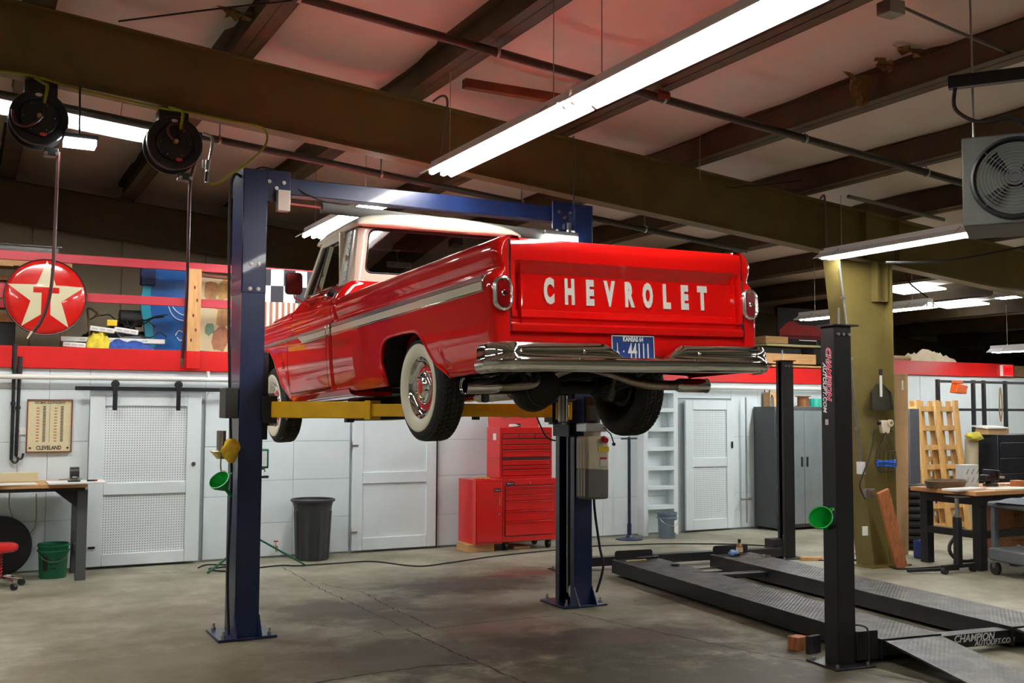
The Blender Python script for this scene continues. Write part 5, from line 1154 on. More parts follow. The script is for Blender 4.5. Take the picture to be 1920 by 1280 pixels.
one(MB().mm((-.2, 13.4, 3.44), (1.1, 13.8, 3.53)).mm((-.15, 13.42, LZ), (-.1, 13.5, 3.46)).mm((1.0, 13.42, LZ), (1.05, 13.5, 3.46)), 'loft_shelf', WOODX, 'narrow shelf table behind the top rail of the loft', 'shelf')
CLR = glass_mat('clear_plastic', (.92, .93, .94), .15, .06)
MB().mm((-.35, -.15, .0), (.35, .15, .16)).build('tub_body', CLR, cl, bevel=.02)
MB().mm((-.37, -.17, .15), (.37, .17, .17)).build('tub_lid', CLR, cl, bevel=.006)
def strip_(x0, y0, x1, y1, Y, label):
    a, b = PY(x0, y0, Y), PY(x1, y1, Y); t = thing('power_strip', label, 'power strip', (a+b)/2); L = (b-a).length
    ang = math.atan2(b.z-a.z, b.x-a.x); M = Matrix.Rotation(-ang, 3, 'Y')
    MB().box((0, 0, 0), (L, .10, .055), M).build('strip_body', PLWHITE, t, bevel=.006)
    for k in range(3): MB().box(M @ Vector((-L*.3+k*L*.3, -.052, .0)), (.06, .004, .02), M).build('outlet', mat('socket_grey', srgb(160, 160, 155)), t)
strip_(113, 635, 308, 641, 12.86, 'long white fluorescent lamp housing lying on the loft edge')
strip_(168, 615, 214, 621, 12.80, 'short white lamp end bracket on the folded cloths')
strip_(214, 617, 258, 624, 12.80, 'second white lamp end bracket beside the short one')
strip_(117, 645, 160, 648, 12.78, 'stubby white bracket by the foot of the disc sign')
def heap(px, Y, w, d, h, mt, name, label, cat, seed, z=LZ):
    p = PY(px, 640, Y); rnd = random.Random(seed); rows_ = []
    for i in range(9):
        t = i/8; row = []
        for j in range(17):
            u = j/16; e = (math.sin(PI*u)**.45)*(math.sin(PI*t)**.45); row.append((p.x+(u-.5)*w, Y+(t-.5)*d, z+h*e*(1+rnd.uniform(-.22, .22))))
        rows_.append(row)
    return one(MB().grid(rows_), name, mt, label, cat, smooth=60)
heap(230, 12.85, .75, .3, .13, mat('cloth_blue', (.02, .06, .25), .9, var=.4, scale=12), 'blue_cloth', 'heap of blue cloth under the white lamp housing on the loft edge', 'cloth', 1)
heap(185, 12.83, .30, .26, .20, mat('cloth_yellow', (.62, .50, .04), .9, var=.3, scale=14), 'yellow_cloth', 'yellow cloth hanging over the white lamp housing on the loft', 'cloth', 2)
heap(218, 13.22, .95, .3, .30, DARK, 'black_bag', 'black bag heaped behind the lamp housings on the loft', 'bag', 4)
bc = PY(245, 597, 13.22); one(MB().cyl(bc+Vector((-.13, 0, 0)), bc+Vector((.13, 0, 0)), .10, n=20), 'black_drum', DARK, 'black cylinder lying on the bag behind the lamp housings', 'drum', bevel=.01)
for k in range(9):
    rnd = random.Random(k+20); pts = []
    x, y = rnd.uniform(155, 240), rnd.uniform(598, 622)
    for i in range(6): pts.append(PY(x, y, 12.92+.03*k)); x += rnd.uniform(8, 22); y += rnd.uniform(-14, 14); y = min(max(y, 590), 632)
    one(MB().tube(pts, .009, 6, smooth=5), 'tangled_lead', RUBBER if k != 4 else mat('lead_grey', srgb(150, 150, 148), .5), 'black lead in the tangle over the lamp housings' if k != 4 else 'grey lead in the tangle over the lamp housings', 'lead', 'tangled leads on the loft')
one(MB().box(PY(210, 605, 12.88), (.11, .03, .07)), 'yellow_tag', mat('tag_yellow', (.75, .52, .01), .5), 'small yellow tag on the tangle of black leads', 'tag', bevel=.003)
one(MB().tube([PY(168, 640, 12.98), PY(166, 600, 12.95), PY(165, 578, 12.9), PY(180, 585, 12.9), PY(184, 592, 12.9), PY(178, 590, 12.9)], .014, 6, smooth=4), 'bent_strap', mat('strap_brown', srgb(120, 96, 60), .7), 'bent brown strap sticking up beside the disc sign', 'strap')
# tall teal board
pa, pb = PY(283, 505, 13.1), PY(350, 505, 13.1)
tb_ = thing('teal_board', 'tall teal and blue board leaning behind the loft rails', 'board', (PY(315, 650, 13.1).x, 13.1, LZ))
zt_ = pa.z-LZ
poly = [(-.22, 0), (.25, 0), (.42, zt_*.55), (.46, zt_*.92), (.40, zt_), (-.27, zt_+.02), (-.33, zt_*.6)]
MB().prism(poly, .05, Matrix(((1, 0, 0), (0, 0, 1), (0, 1, 0)))).build('board', mat('board_blue', srgb(20, 84, 150), .35, var=.15, scale=2), tb_, bevel=.01)
MB().prism([(-.23, .0), (-.14, 0), (-.22, zt_*.6), (-.20, zt_), (-.275, zt_+.02), (-.335, zt_*.6)], .05, Matrix(((1, 0, 0), (0, 0, 1), (0, 1, 0))), (0, -.006, 0)).build('edge_band', mat('board_teal', srgb(30, 140, 165), .35), tb_, bevel=.006)
WHL = mat('white_line', srgb(225, 230, 232), .5)
for pts in ([(-.02, .62), (.02, .50), (.10, .42), (.22, .40)], [(.02, .62), (.06, .54), (.14, .48), (.22, .47)], [(.08, .22), (.12, .28), (.18, .26), (.20, .32)], [(.10, .20), (.14, .16), (.20, .20)]): MB().tube([(x, -.006, z) for x, z in pts], .006, 6, smooth=5).build('drawn_line', WHL, tb_)
one(MB().mm((pa.x-.12, 13.05, pa.z-.20), (pa.x+.05, 13.15, pa.z+.10)), 'blue_cap_bag', mat('bag_navy', (.01, .025, .09), .7), 'navy cloth hung on the corner of the teal board', 'cloth', bevel=.02)
# framed map
fm = thing('framed_map', 'tall framed old world map leaning against the loft wall by the blue post', 'picture', (PY(408, 655, 13.0).x, 13.0, LZ), rot=(-.08, .05, 0))
mw, mh = .62, PY(400, 520, 13.0).z-LZ
MB().mm((-mw/2, 0, 0), (mw/2, .02, mh)).build('map_sheet', mat('map_paper', srgb(216, 200, 158), .6, var=.05, scale=3), fm)
MAPB = [mat('map_brown', srgb(176, 130, 84), .7, var=.25, scale=14), mat('map_ochre', srgb(190, 150, 84), .7, var=.25, scale=12), mat('map_green', srgb(110, 140, 112), .7, var=.2, scale=14), mat('map_rust', srgb(168, 112, 80), .7, var=.25, scale=14)]
rnd = random.Random(11)
for cx_, cz_, r, mi in ((-.12, mh*.82, .11, 0), (.05, mh*.86, .10, 1), (-.02, mh*.66, .07, 1), (.06, mh*.52, .12, 0), (-.11, mh*.33, .07, 2), (.02, mh*.20, .13, 3), (.16, mh*.30, .08, 3), (.14, mh*.70, .08, 0)):
    poly = [(cx_+r*(.7+.5*rnd.random())*math.cos(2*PI*i/11), cz_+1.2*r*(.7+.5*rnd.random())*math.sin(2*PI*i/11)) for i in range(11)]
    MB().prism(poly, .002, Matrix(((1, 0, 0), (0, 0, -1), (0, 1, 0))), (0, -.0005, 0)).build('map_land', MAPB[mi], fm)
for a, b in (((-mw/2-.045, -.02, 0), (-mw/2, .03, mh)), ((mw/2, -.02, 0), (mw/2+.045, .03, mh)), ((-mw/2-.045, -.02, mh), (mw/2+.045, .03, mh+.045)), ((-mw/2-.045, -.02, 0), (mw/2+.045, .03, .03))): MB().mm(a, b).build('frame_strip', FRM, fm, bevel=.005)
one(MB().mm((PY(372, 600, 13.05).x, 13.04, LZ), (PY(385, 600, 13.05).x, 13.12, 2.95)), 'grey_case', mat('case_grey', (.05, .05, .055), .6), 'narrow dark grey case beside the framed map', 'case', bevel=.01)
# checkered flag
f0, f1 = PY(486, 503, 12.62), PY(592, 512, 12.62); zf0 = f0.z
flag = thing('checkered_flag', 'black and white checkered flag draped on the loft rail behind the cab', 'flag', (f0.x, 12.62, zf0-.75))
FWH = mat('flag_white', srgb(224, 222, 226), .8); FBK = mat('flag_black', (.015, .015, .02), .8); FBR = mat('flag_brown', srgb(150, 96, 64), .8)
fw_ = 1.05; ns = 7; zf = .75
def wav(x): return .018*math.sin(x*14)
for i in range(ns):
    for j in range(2):
        x0, x1 = i*fw_/ns, (i+1)*fw_/ns; z1_, z0_ = zf-j*.20, zf-(j+1)*.20
        MB().grid([[(x, -.0+wav(x), z) for x in lin(x0, x1, 4)] for z in (z0_, z1_)]).build('flag_square', FBK if (i+j) % 2 == 0 else FWH, flag, smooth=60)
for i in range(15):
    x0 = i*fw_/15; MB().grid([[(x, wav(x), z) for x in lin(x0, x0+fw_/30, 2)] for z in (.0, .35)]).build('flag_stripe', FBR, flag); MB().grid([[(x, wav(x), z) for x in lin(x0+fw_/30, x0+fw_/15, 2)] for z in (.0, .35)]).build('flag_stripe', FWH, flag)
# right end of the loft: timber, crates and the car banner
def lx(px, Y=13.0): return PY(px, 650, Y).x
for k, (x0, x1, y0, y1, Y, mt, lab) in enumerate(((1428, 1522, 662, 684, 12.9, WOODX, 'long pale timber crate on the loft edge above the grey cabinet'), (1440, 1556, 684, 691, 12.85, WOODX, 'timber sill under the crates on the loft edge'), (1430, 1545, 644, 653, 13.2, mat('pale_green_timber', srgb(190, 182, 130), .7, var=.1), 'pale greenish timber lying above the crates'), (1428, 1470, 630, 645, 13.3, WOODX, 'short tan timber end beside the car banner'), (1518, 1562, 655, 684, 13.1, DARK, 'dark box at the end of the timber crate'))):
    a, b = PY(x0, y0, Y), PY(x1, y1, Y); one(MB().mm((a.x, Y-.1, b.z), (b.x, Y+.2, a.z)), 'timber_crate' if mt is WOODX else 'stored_box', mt, lab, 'crate' if k in (0, 4) else 'timber', bevel=.005)
one(MB().mm((lx(1420), 13.12, LZ), (lx(1510), 13.5, PY(1480, 655, 13.3).z)), 'loft_pallet', DARK, 'dark pallet carrying the timber on the loft', 'pallet')
bx0, bx1, bzt, bzb = PY(1458, 576, 13.4).x, PY(1600, 576, 13.4).x, PY(1458, 576, 13.4).z, PY(1458, 642, 13.4).z
bn_ = thing('car_banner', 'black banner with a red car picture hung over the loft timber', 'banner', ((bx0+bx1)/2, 13.4, bzb)); bw = bx1-bx0; bh = bzt-bzb
MB().mm((-bw/2, 0, 0), (bw/2, .015, bh)).build('banner_cloth', mat('banner_black', (.012, .011, .011), .6), bn_)
body = [(-.47, .14), (-.48, .36), (-.42, .50), (-.36, .62), (-.28, .62), (-.22, .54), (.1, .52), (.3, .56), (.48, .50), (.48, .14)]
MB().prism([(x*bw, z*bh) for x, z in body], .003, Matrix(((1, 0, 0), (0, 0, -1), (0, 1, 0))), (0, 0, 0)).build('printed_car', mat('banner_red', srgb(170, 42, 34), .6, var=.2, scale=5), bn_)
MB().prism([(-.46*bw, .24*bh), (.48*bw, .22*bh), (.48*bw, .16*bh), (-.46*bw, .16*bh)], .003, Matrix(((1, 0, 0), (0, 0, -1), (0, 1, 0))), (0, -.003, 0)).build('printed_shade', mat('banner_dark_red', srgb(90, 20, 18), .6), bn_)
for k in range(2): 
    x = (-.12+.5*k)*bw; MB().tube([(x-.25*bw/2, -.02, .05), (x+.1*bw, -.02, .05), (x+.12*bw, -.02, -.04)], .01, 6).build('banner_bracket', STEEL, bn_)
heap(1735, 13.1, 1.2, .5, .22, mat('canvas_cream', srgb(214, 196, 164), .9, var=.1), 'canvas_roll', 'cream canvas heap lying on the loft beyond the olive column', 'canvas', 8, 2.642)
one(MB().cyl((13.2, 12.82, 2.70), (14.4, 12.82, 2.70), .05, n=14), 'carpet_roll', mat('carpet_tan', srgb(180, 150, 110), .9), 'thin tan roll lying on the canvas heap on the loft', 'roll')
# ================================================================== hose reels on the beam
HOSE = mat('hose_maroon', (.10, .022, .020), .45); YG = mat('hose_lime', srgb(150, 160, 30), .5); SILV = STEEL
def reel(px, py, rpx, label, drop, drop_label, endfit):
    Yr = 8.72; c = PY(px, py, Yr); r = (PY(px+rpx, py, Yr)-c).length
    t = thing('hose_reel', label, 'hose reel', (c.x, 9.0, c.z)); d = Yr-9.0; M = axis_m((0, -1, 0))
    RB = mat('reel_black', (.012, .012, .013), .35, var=.2, scale=5)
    MB().lathe([(0, .018), (r*.62, .018), (r*.66, .0), (r*.70, .006), (r*.97, .004), (r, -.008), (r, -.02), (r*.97, -.024), (0, -.024)], 56, M, (0, d, 0)).build('front_flange', RB, t, smooth=40)
    MB().lathe([(0, .0), (r, 0), (r, .018), (0, .018)], 48, M, (0, d+.20, 0)).build('rear_flange', RB, t)
    MB().lathe([(0, 0), (r*.86, 0), (r*.86, .17), (0, .17)], 40, M, (0, d+.19, 0)).build('wound_hose', HOSE, t)
    MB().mm((-.10, d+.20, r*.5), (.14, d+.36, gz(c.x)-c.z-.014)).build('mount_arm', RB, t, bevel=.006)
    MB().cyl((.0, d-.02, 0), (0, d-.07, 0), .018, n=12).build('swivel', BRASS, t)
    MB().tube([(.02, d-.06, 0), (-.02, d-.05, -.05), (-.10, d-.04, -.09), (-.17, d-.03, -.06), (-.185, d-.025, .03)] if px < 200 else [(-.01, d-.06, .0), (-.06, d-.05, .06), (-.05, d-.04, .13), (.02, d-.04, .15), (.08, d-.03, .10)], .012, 8, smooth=5).build('inlet_hose', HOSE, t)
    MB().cyl((.02, d-.05, .01), (.03, d-.055, .11), .011, n=10).build('hose_ferrule', BLACK, t)
    MB().tube([(.03, d-.055, .10), (.05, d-.04, .24), (.03, d+.02, r+.06), (-.03, d+.12, gz(c.x)-c.z-.02)], .012, 8, smooth=5).build('supply_hose', YG, t)
    for sx_, sz, cc_ in ((-.03, .82, PLWHITE), (.15, -.62, mat('sticker_red', srgb(200, 70, 50), .5))): MB().lathe([(0, .001), (.026, 0)], 18, M @ Matrix.Diagonal((1, .55, 1)), (sx_*r, d-(.008 if abs(sz) > .7 else .0205), sz*r)).build('sticker', cc_, t)
    for k in range(6): a = 2*PI*k/6; MB().sphere((r*.52*math.cos(a), d-.018, r*.52*math.sin(a)), .006, 6).build('rivet', STEEL, t)
    MB().box((.10, d+.1, -r-.03), (.10, .10, .06)).build('hose_guide', BLACK, t, bevel=.005)
    for dx in (.06, .14): MB().cyl((dx, d+.04, -r-.045), (dx, d+.16, -r-.045), .014, n=10).build('guide_roller', STEEL, t)
    P = [PY(x, y, Yr+.1) for x, y in drop]
    MB().tube(P, .013, 8, smooth=5).build('drop_hose', HOSE, t, world=True)
    e = P[-1]; dd = (P[-1]-P[-2]).normalized(); MB().cyl(e, e+dd*.035, .016, n=10).cyl(e+dd*.03, e+dd*.065, .012, n=10).build('hose_coupling', mat('coupling_steel', (.35, .30, .22), .35, 1.0), t, world=True)
    return t
reel(73, 220, 56, 'black hose reel beside the bright led panel under the olive beam', [(110, 285), (107, 340), (103, 430), (99, 510), (92, 560), (78, 600), (62, 622)], '', 0)
reel(328, 268, 52, 'black hose reel whose maroon hose hangs down to the red beam', [(368, 300), (361, 322), (356, 350), (353, 450), (350, 560), (344, 640), (342, 672)], '', 0)
lp1 = PY(150, 262, 8.72); led2 = thing('led_flood_panel', 'small bright led panel lamp beside the hose reel', 'lamp', lp1)
MB().mm((-.12, -.05, .0), (.13, .12, .035)).build('housing', BLACK, led2, bevel=.004); MB().mm((-.115, -.06, -.05), (.115, .10, -.002)).build('led_panel', LEDP, led2); MB().cyl((0, .05, .03), (0, .15, gz(lp1.x)-lp1.z), .008, n=8).build('stem', BLACK, led2)
one(MB().tube([PY(x, y, 8.88) for x, y in ((-5, 133), (60, 142), (150, 168), (290, 200), (350, 210), (440, 228), (482, 236), (500, 250), (496, 275), (470, 300), (440, 322), (415, 340), (398, 346), (388, 342))], .010, 8, smooth=5), 'lime_hose', YG, 'lime yellow air hose strung along the underside of the olive beam', 'hose')
av = thing('air_valve', 'steel air valve drop beside the second hose reel', 'valve', PY(388, 345, 8.88))
MB().tube([PY(x, y, 8.88) for x, y in ((380, 250), (396, 256), (398, 270), (393, 300), (389, 318), (387, 342))], .014, 8, smooth=3).build('pipe_drop', STEEL, av, world=True); MB().cyl(PY(391, 300, 8.87), PY(389, 318, 8.87), .022, n=10).build('ball_valve', STEEL, av, world=True); MB().cyl(PY(381, 300, 8.87), PY(380, 315, 8.87), .006, n=6).build('valve_lever', PLWHITE, av, world=True); MB().cyl(PY(388, 322, 8.87), PY(386, 340, 8.87), .016, n=10).build('coupler', BLACK, av, world=True)
# ================================================================== pipes and wires under the roof
def roofline(px, py, drop):
    """point on the ray that lies `drop` below the purlin seat"""
    d = ray(px, py); lo_, hi_ = 1., 40.
    f = lambda t: CH+d.z*t-(rz_(d.x*t)-drop)
    for _ in range(60):
        m_ = (lo_+hi_)/2
        if f(m_) < 0: lo_ = m_
        else: hi_ = m_
    return Vector((0, 0, CH))+d*lo_
def roofpipe(pa_, pb_, drop, r, label, mt=None, ext=2.0):
    a, b = roofline(*pa_, drop), roofline(*pb_, drop); Y = (a.y+b.y)/2
    za = lambda x: rz_(x)-drop
    x0, x1 = min(a.x, b.x)-ext, max(a.x, b.x)+ext
    t = thing('roof_pipe', label, 'pipe', ((x0+x1)/2, Y, za((x0+x1)/2)))
    MB().cyl((x0, Y, za(x0)), (x1, Y, za(x1)), r, n=12).build('pipe_run', mt or PIPEB, t, world=True)
    x = x0+.4
    while x < x1:
        k = round((x-PX0)/PSP); xx = purlin_x(k)
        if x0 < xx < x1: MB().cyl((xx, Y, za(xx)), (xx, Y, rz_(xx)+.01), .006, n=6).build('hanger_rod', STEEL, t, world=True); MB().lathe([(r, -.012), (r+.008, -.012), (r+.008, .012), (r, .012)], 12, axis_m((1, 0, 0)), (xx, Y, za(xx))).build('hanger_ring', STEEL, t, world=True)
        x += PSP
    return t
PIPEB = mat('pipe_dark', srgb(72, 66, 58), .4, .3); PIPER = mat('pipe_fitting_red', srgb(130, 60, 45), .5)
t = roofpipe((700, 35), (1700, 312), .10, .035, 'dark sprinkler pipe crossing under the roof ribs past the strip lights')
f_ = PY(1240, 180, t.location.y); MB().cyl(f_+Vector((-.06, 0, .005)), f_+Vector((.06, 0, -.005)), .05, n=14).build('red_fitting', PIPER, t, world=True); MB().cyl(f_, f_+Vector((0, 0, .12)), .014, n=8).build('sprinkler_head', BRASS, t, world=True)
t = roofpipe((530, 285), (820, 350), .55, .035, 'dark pipe passing above the blue crossbar behind the olive beam', ext=4)
def roofwire(pts, Y, r, label, mt=None, name='ceiling_wire'): return one(MB().tube([PY(x, y, Y) for x, y in pts], r, 6, smooth=5), name, mt or RUBBER, label, 'wire')
PIPEG = mat('conduit_grey', srgb(128, 126, 116), .4, .5)
roofwire([(222, 40), (300, 30), (420, 15), (540, 2), (620, -8)], 7.5, .007, 'thin black cable strung high across the first roof bay')
roofwire([(1075, 255), (1078, 300), (1076, 350), (1075, 388)], 8.86, .008, 'pale cord hanging down from the olive beam to the second blue post', PIPEG)
roofwire([(812, 190), (828, 180), (838, 185), (838, 210), (832, 250), (827, 288)], 8.80, .012, 'bent pale conduit rising from the long strip light to the beam top', PIPEG)
roofwire([(1538, 372), (1545, 366), (1547, 380), (1548, 420), (1550, 462)], 8.86, .012, 'curved pale conduit on the beam above the column light', PIPEG)
roofwire([(1322, 120), (1314, 200), (1312, 300), (1313, 338)], 8.6, .004, 'pull cord with a white end hanging before the beam', STEEL)
roofwire([(1360, 350), (1380, 352), (1400, 348), (1440, 346), (1560, 330), (1650, 322)], 8.9, .005, 'thin wire hooked to the olive beam and running to the roof rib')
roofwire([(1590, 368), (1640, 380), (1700, 395), (1770, 412)], 8.4, .022, 'short grey conduit hung under the ribs before the heater', PIPEG, 'conduit')
roofwire([(1680, 8), (1740, 35), (1820, 70), (1925, 112)], 5.0, .012, 'grey conduit running from the junction box on the roof rib', PIPEG, 'conduit')
roofwire([(1660, 492), (1780, 488), (1920, 462)], 8.0, .014, 'dark conduit running off from the column head', RUBBER, 'conduit')
roofwire([(1715, 490), (1700, 510), (1705, 530), (1740, 558)], 10.0, .010, 'drooping black cable beyond the olive column', RUBBER)
for k, (x0, y0, y1) in enumerate(((1580, 495, 622), )):
    pass
jb = roofline(1670, 3, -.02); one(MB().box(jb+Vector((0, 0, -.05)), (.14, .12, .09)), 'junction_box', GALV, 'galvanised junction box under the roof rib', 'box', bevel=.004)
# torn insulation
TORN = mat('torn_paper', srgb(150, 112, 70), .9, var=.3, scale=20); 
def torn(px, py, w, h, seed, label):
    c = roofline(px, py, -.17); rnd = random.Random(seed); rows_ = []
    for i in range(5):
        t = i/4; ww = w*(1-.45*t)
        rows_.append([(c.x+(u-.5)*ww+rnd.uniform(-.02, .02), c.y+rnd.uniform(-.04, .04), c.z+.05-h*t+rnd.uniform(-.02, .02)) for u in lin(0, 1, 5)])
    one(MB().grid(rows_), 'torn_insulation', TORN, label, 'insulation', smooth=60)
torn(1612, 150, .30, .26, 1, 'large brown torn flap of insulation hanging from the ceiling'); torn(1660, 122, .22, .10, 2, 'small torn flap of insulation beside the large one'); torn(1705, 100, .34, .06, 3, 'long narrow tear in the ceiling insulation'); torn(445, 30, .34, .07, 4, 'brown tear in the insulation of the first roof bay'); torn(1685, 210, .16, .04, 6, 'small dark tear in the insulation nearer the heater')
# wooden batten between ribs
ba, bb_ = roofline(870, 150, .03), roofline(1015, 185, .03); one(MB().mm((ba.x, ba.y-.04, rz_(ba.x)-.10), (ba.x+1.45, ba.y+.04, rz_(ba.x)-.02)), 'ceiling_batten', mat('batten_red', srgb(120, 70, 40), .7, var=.2), 'reddish wood batten fixed between two roof ribs', 'batten', bevel=.004)
# unit heater
hc = PD(1905, 345, 6.6); uh = thing('unit_heater', 'grey hanging unit heater with a round black fan guard', 'heater', hc, rz=-.95)
HG = mat('heater_grey', srgb(78, 80, 74), .5, .3, var=.15)
MB().prism([(-.30, -.28), (.30, -.28), (.30, .28), (-.12, .28), (-.30, .28)], .55, Matrix(((1, 0, 0), (0, 0, 1), (0, 1, 0))), (0, -.2, 0)).build('casing', HG, uh, bevel=.01)
MF = axis_m((0, -1, 0))
MB().lathe([(.255, 0), (.25, .03), (.235, .035), (.225, .02), (.22, -.01), (.0, -.012)], 48, MF, (0, -.205, 0)).build('fan_shroud', BLACK, uh, smooth=50)
for k in range(10): 
    r = .03+.02*k; MB().tube([(r*math.cos(t), -.242-.008*math.cos(r*5), r*math.sin(t)) for t in lin(0, 2*PI, 32)], .0028, 5).build('guard_ring', mat('guard_dark', (.10, .10, .09), .4, .6), uh)
for k in range(4): a = k*PI/2+PI/4; MB().bar((.03*math.cos(a), -.246, .03*math.sin(a)), (.25*math.cos(a), -.236, .25*math.sin(a)), .006, .006).build('guard_spoke', BLACK, uh)
for k in range(4):
    a = k*PI/2+.3; rows_ = [[Vector((r*math.cos(a+.7*u), -.21-.05*u+.025, r*math.sin(a+.7*u))) for r in (.04, .12, .20)] for u in (0, .5, 1)]; MB().grid(rows_).build('fan_blade', BLACK, uh)
MB().cyl((0, -.20, 0), (0, -.24, 0), .045, n=16).build('fan_hub', BLACK, uh)
for x in (-.24, .24): MB().cyl((x, .05, .28), (x, .05, rz_(hc.x)-hc.z+.02), .008, n=6).build('hanger_rod', STEEL, uh)
MB().mm((-.38, -.02, .66), (.4, .04, .74)).build('hanger_channel', BLACK, uh)
MB().tube([(-.34, .0, .66), (-.34, 0, .52), (-.2, 0, .42), (0, 0, .42), (.1, 0, .28)], .012, 8, smooth=5).build('flex_conduit', RUBBER, uh)
# ================================================================== on and around the olive column
cfx = lambda z: colx(z)          # left edge of the column web
dpn = thing('dustpan', 'dark metal dustpan with white handle hanging on the olive column', 'dustpan', PY(1650, 768, 8.86))
MB().add([(-.17, 0, 0), (.17, 0, 0), (.15, 0, .20), (.06, 0, .30), (-.06, 0, .30), (-.15, 0, .20), (-.17, -.05, 0), (.17, -.05, 0), (.155, -.03, .20), (-.155, -.03, .20)], [(0, 1, 2, 3, 4, 5), (0, 5, 9, 6), (1, 7, 8, 2), (2, 8, 3), (5, 4, 9), (0, 6, 7, 1)]).build('pan', mat('pan_grey', srgb(70, 68, 56), .45, .5), dpn, smooth=0)
MB().cyl((0, -.02, .15), (0, -.02, .42), .016, n=12).build('handle', PLWHITE, dpn); MB().cyl((0, -.02, .40), (0, -.02, .47), .02, n=12).build('grip', RUBBER, dpn)
hk = thing('lamp_holder', 'cream plastic trouble lamp holder fixed on the olive column', 'holder', PY(1655, 812, 8.86)); CRM = mat('cream_plastic', srgb(222, 208, 184), .5)
MB().prism([(-.05, -.0), (.05, 0), (.07, .08), (.05, .15), (-.07, .15), (-.07, .08)], .06, Matrix(((1, 0, 0), (0, 0, -1), (0, 1, 0))), (0, 0, 0)).build('holder_body', CRM, hk, bevel=.01)
MB().lathe([(.022, 0), (.04, 0), (.04, .03), (.022, .03)], 20, axis_m((0, -1, 0)), (.045, -.06, .12)).build('ring', CRM, hk); MB().sphere((-.085, -.03, .12), .025, 10).build('left_knob', BLACK, hk); MB().sphere((.10, -.03, .03), .022, 10).build('right_knob', BLACK, hk)
bk_ = thing('wire_basket', 'wire basket holding a coil of blue cable on the olive column', 'basket', PY(1662, 884, 8.78)); WIRE = mat('wire_dark', (.04, .04, .035), .4, .6)
top = Vector((-.02, -.02, .46))
for k in range(14):
    a = 2*PI*k/14; MB().tube([top, Vector((.14*math.cos(a), .06*math.sin(a), .24)), Vector((.17*math.cos(a), .07*math.sin(a), .10)), Vector((.11*math.cos(a), .05*math.sin(a), .0))], .0025, 5).build('basket_wire', WIRE, bk_)
for r, z in ((.14, .24), (.17, .10), (.11, .0)): MB().tube([(r*math.cos(t), .42*r*math.sin(t), z) for t in lin(0, 2*PI, 24)], .0035, 5).build('basket_ring', WIRE, bk_)
bc_ = thing('blue_cable_coil', 'coil of bright blue cable lying in the wire basket', 'cable', PY(1662, 878, 8.78)); BLC = mat('cable_blue', (.01, .10, .50), .45)
for k in range(9):
    rnd = random.Random(k); r = .13+.02*rnd.random(); MB().tube([(r*math.cos(t), .40*r*math.sin(t), .03+.007*k+.012*math.sin(t*2+k)) for t in lin(0, 2*PI, 20)], .009, 6).build('cable_turn', BLC, bc_)
ob = thing('outlet_box', 'grey steel outlet box with cable low on the olive column', 'outlet box', PY(1626, 932, 8.84)); MB().mm((-.07, -.05, 0), (.07, .0, .10)).build('box', GALV, ob, bevel=.004); MB().mm((-.03, -.055, .02), (.03, -.05, .08)).build('cover', STEEL, ob)
one(MB().tube([PY(x, y, 8.8) for x, y in ((1640, 805), (1632, 850), (1618, 890), (1612, 912), (1622, 935))], .009, 6, smooth=5), 'column_cable', RUBBER, 'black cable drooping down the olive column from the lamp holder', 'cable')
one(MB().tube([PZ(1623, 965, .45), PZ(1622, 995, .30), PZ(1626, 1020, .14), PZ(1645, 1045, .02), PZ(1668, 1062, .012), PZ(1700, 1066, .012), PZ(1790, 1060, .012)], .010, 6, smooth=5), 'drop_cable', RUBBER, 'thick black cable dropping to the floor at the column foot', 'cable')
one(MB().box(PY(1622, 995, 8.55), (.07, .02, .10)), 'cable_tag', PLWHITE, 'white tag on the black cable beside the column', 'tag', bevel=.003)
# shop pole stand behind the near black post
ss = thing('steel_pole_stand', 'dark slim pole on a flat conical foot left of the olive column', 'stand', PZ(1612, 1046)); MB().lathe([(0, 0), (.20, 0), (.20, .01), (.06, .05), (.03, .10), (0, .10)], 24).build('foot', BLACK, ss); MB().cyl((0, 0, .08), (0, 0, 1.05), .026, n=12).build('pole', BLACK, ss)
# tall dark panel and fan behind
x0 = PZ(1600, 1000).x; one(MB().mm((12.5, 12.3, 0), (12.95, 12.37, 1.78)), 'charcoal_slab', mat('panel_char', (.03, .03, .032), .5), 'tall charcoal panel leaning behind the black post and column', 'panel', bevel=.005)
fl = thing('pegboard_sheet', 'white perforated sheet standing right of the grey cabinet', 'board', (12.22, 12.6, .1)); MB().mm((-.2, 0, .3), (.2, .02, 1.75)).build('sheet', PEG, fl); MB().mm((-.2, -.01, -.10), (.22, .03, .30)).build('yellow_base', mat('ply_yellow', srgb(210, 180, 70), .6), fl)
# leaning plank
a, b = PY(1655, 920, 8.68), PZ(1690, 1064)
one(MB().bar(a, b, .15, .045, (-.3, -1, .15)), 'leaning_plank', WOODR, 'weathered reddish plank leaning against the olive column', 'plank', bevel=.004)
# cardboard tube, dark board, tall shelving foot
ct_ = thing('cardboard_tube', 'tall cardboard carpet tube standing beside the olive column', 'tube', (10.62, 9.35, 0), rot=(0, .02, 0))
a, b = PY(1706, 702, 9.4), PZ(1690, 1020)
ctb = PY(1688, 1010, 9.6); ctp = PY(1697, 702, 9.6); ct_.location = (ctb.x, 9.6, 0); ct_.rotation_euler = (0, 0, 0); ct_.matrix_basis = Matrix.Translation(ct_.location)
MB().cyl((0, 0, 0), (.05, 0, ctp.z), .095, n=28).build('tube_wall', mat('kraft', srgb(186, 152, 108), .8, var=.08, scale=4), ct_); MB().cyl((.05, 0, ctp.z-.002), (.05, 0, ctp.z+.004), .097, n=28).build('tube_rim', mat('kraft_light', srgb(206, 178, 136), .8), ct_)
MB().mm((-.03, -.098, ctp.z-.20), (-.0, -.094, ctp.z-.08)).build('tape_mark', PLWHITE, ct_)
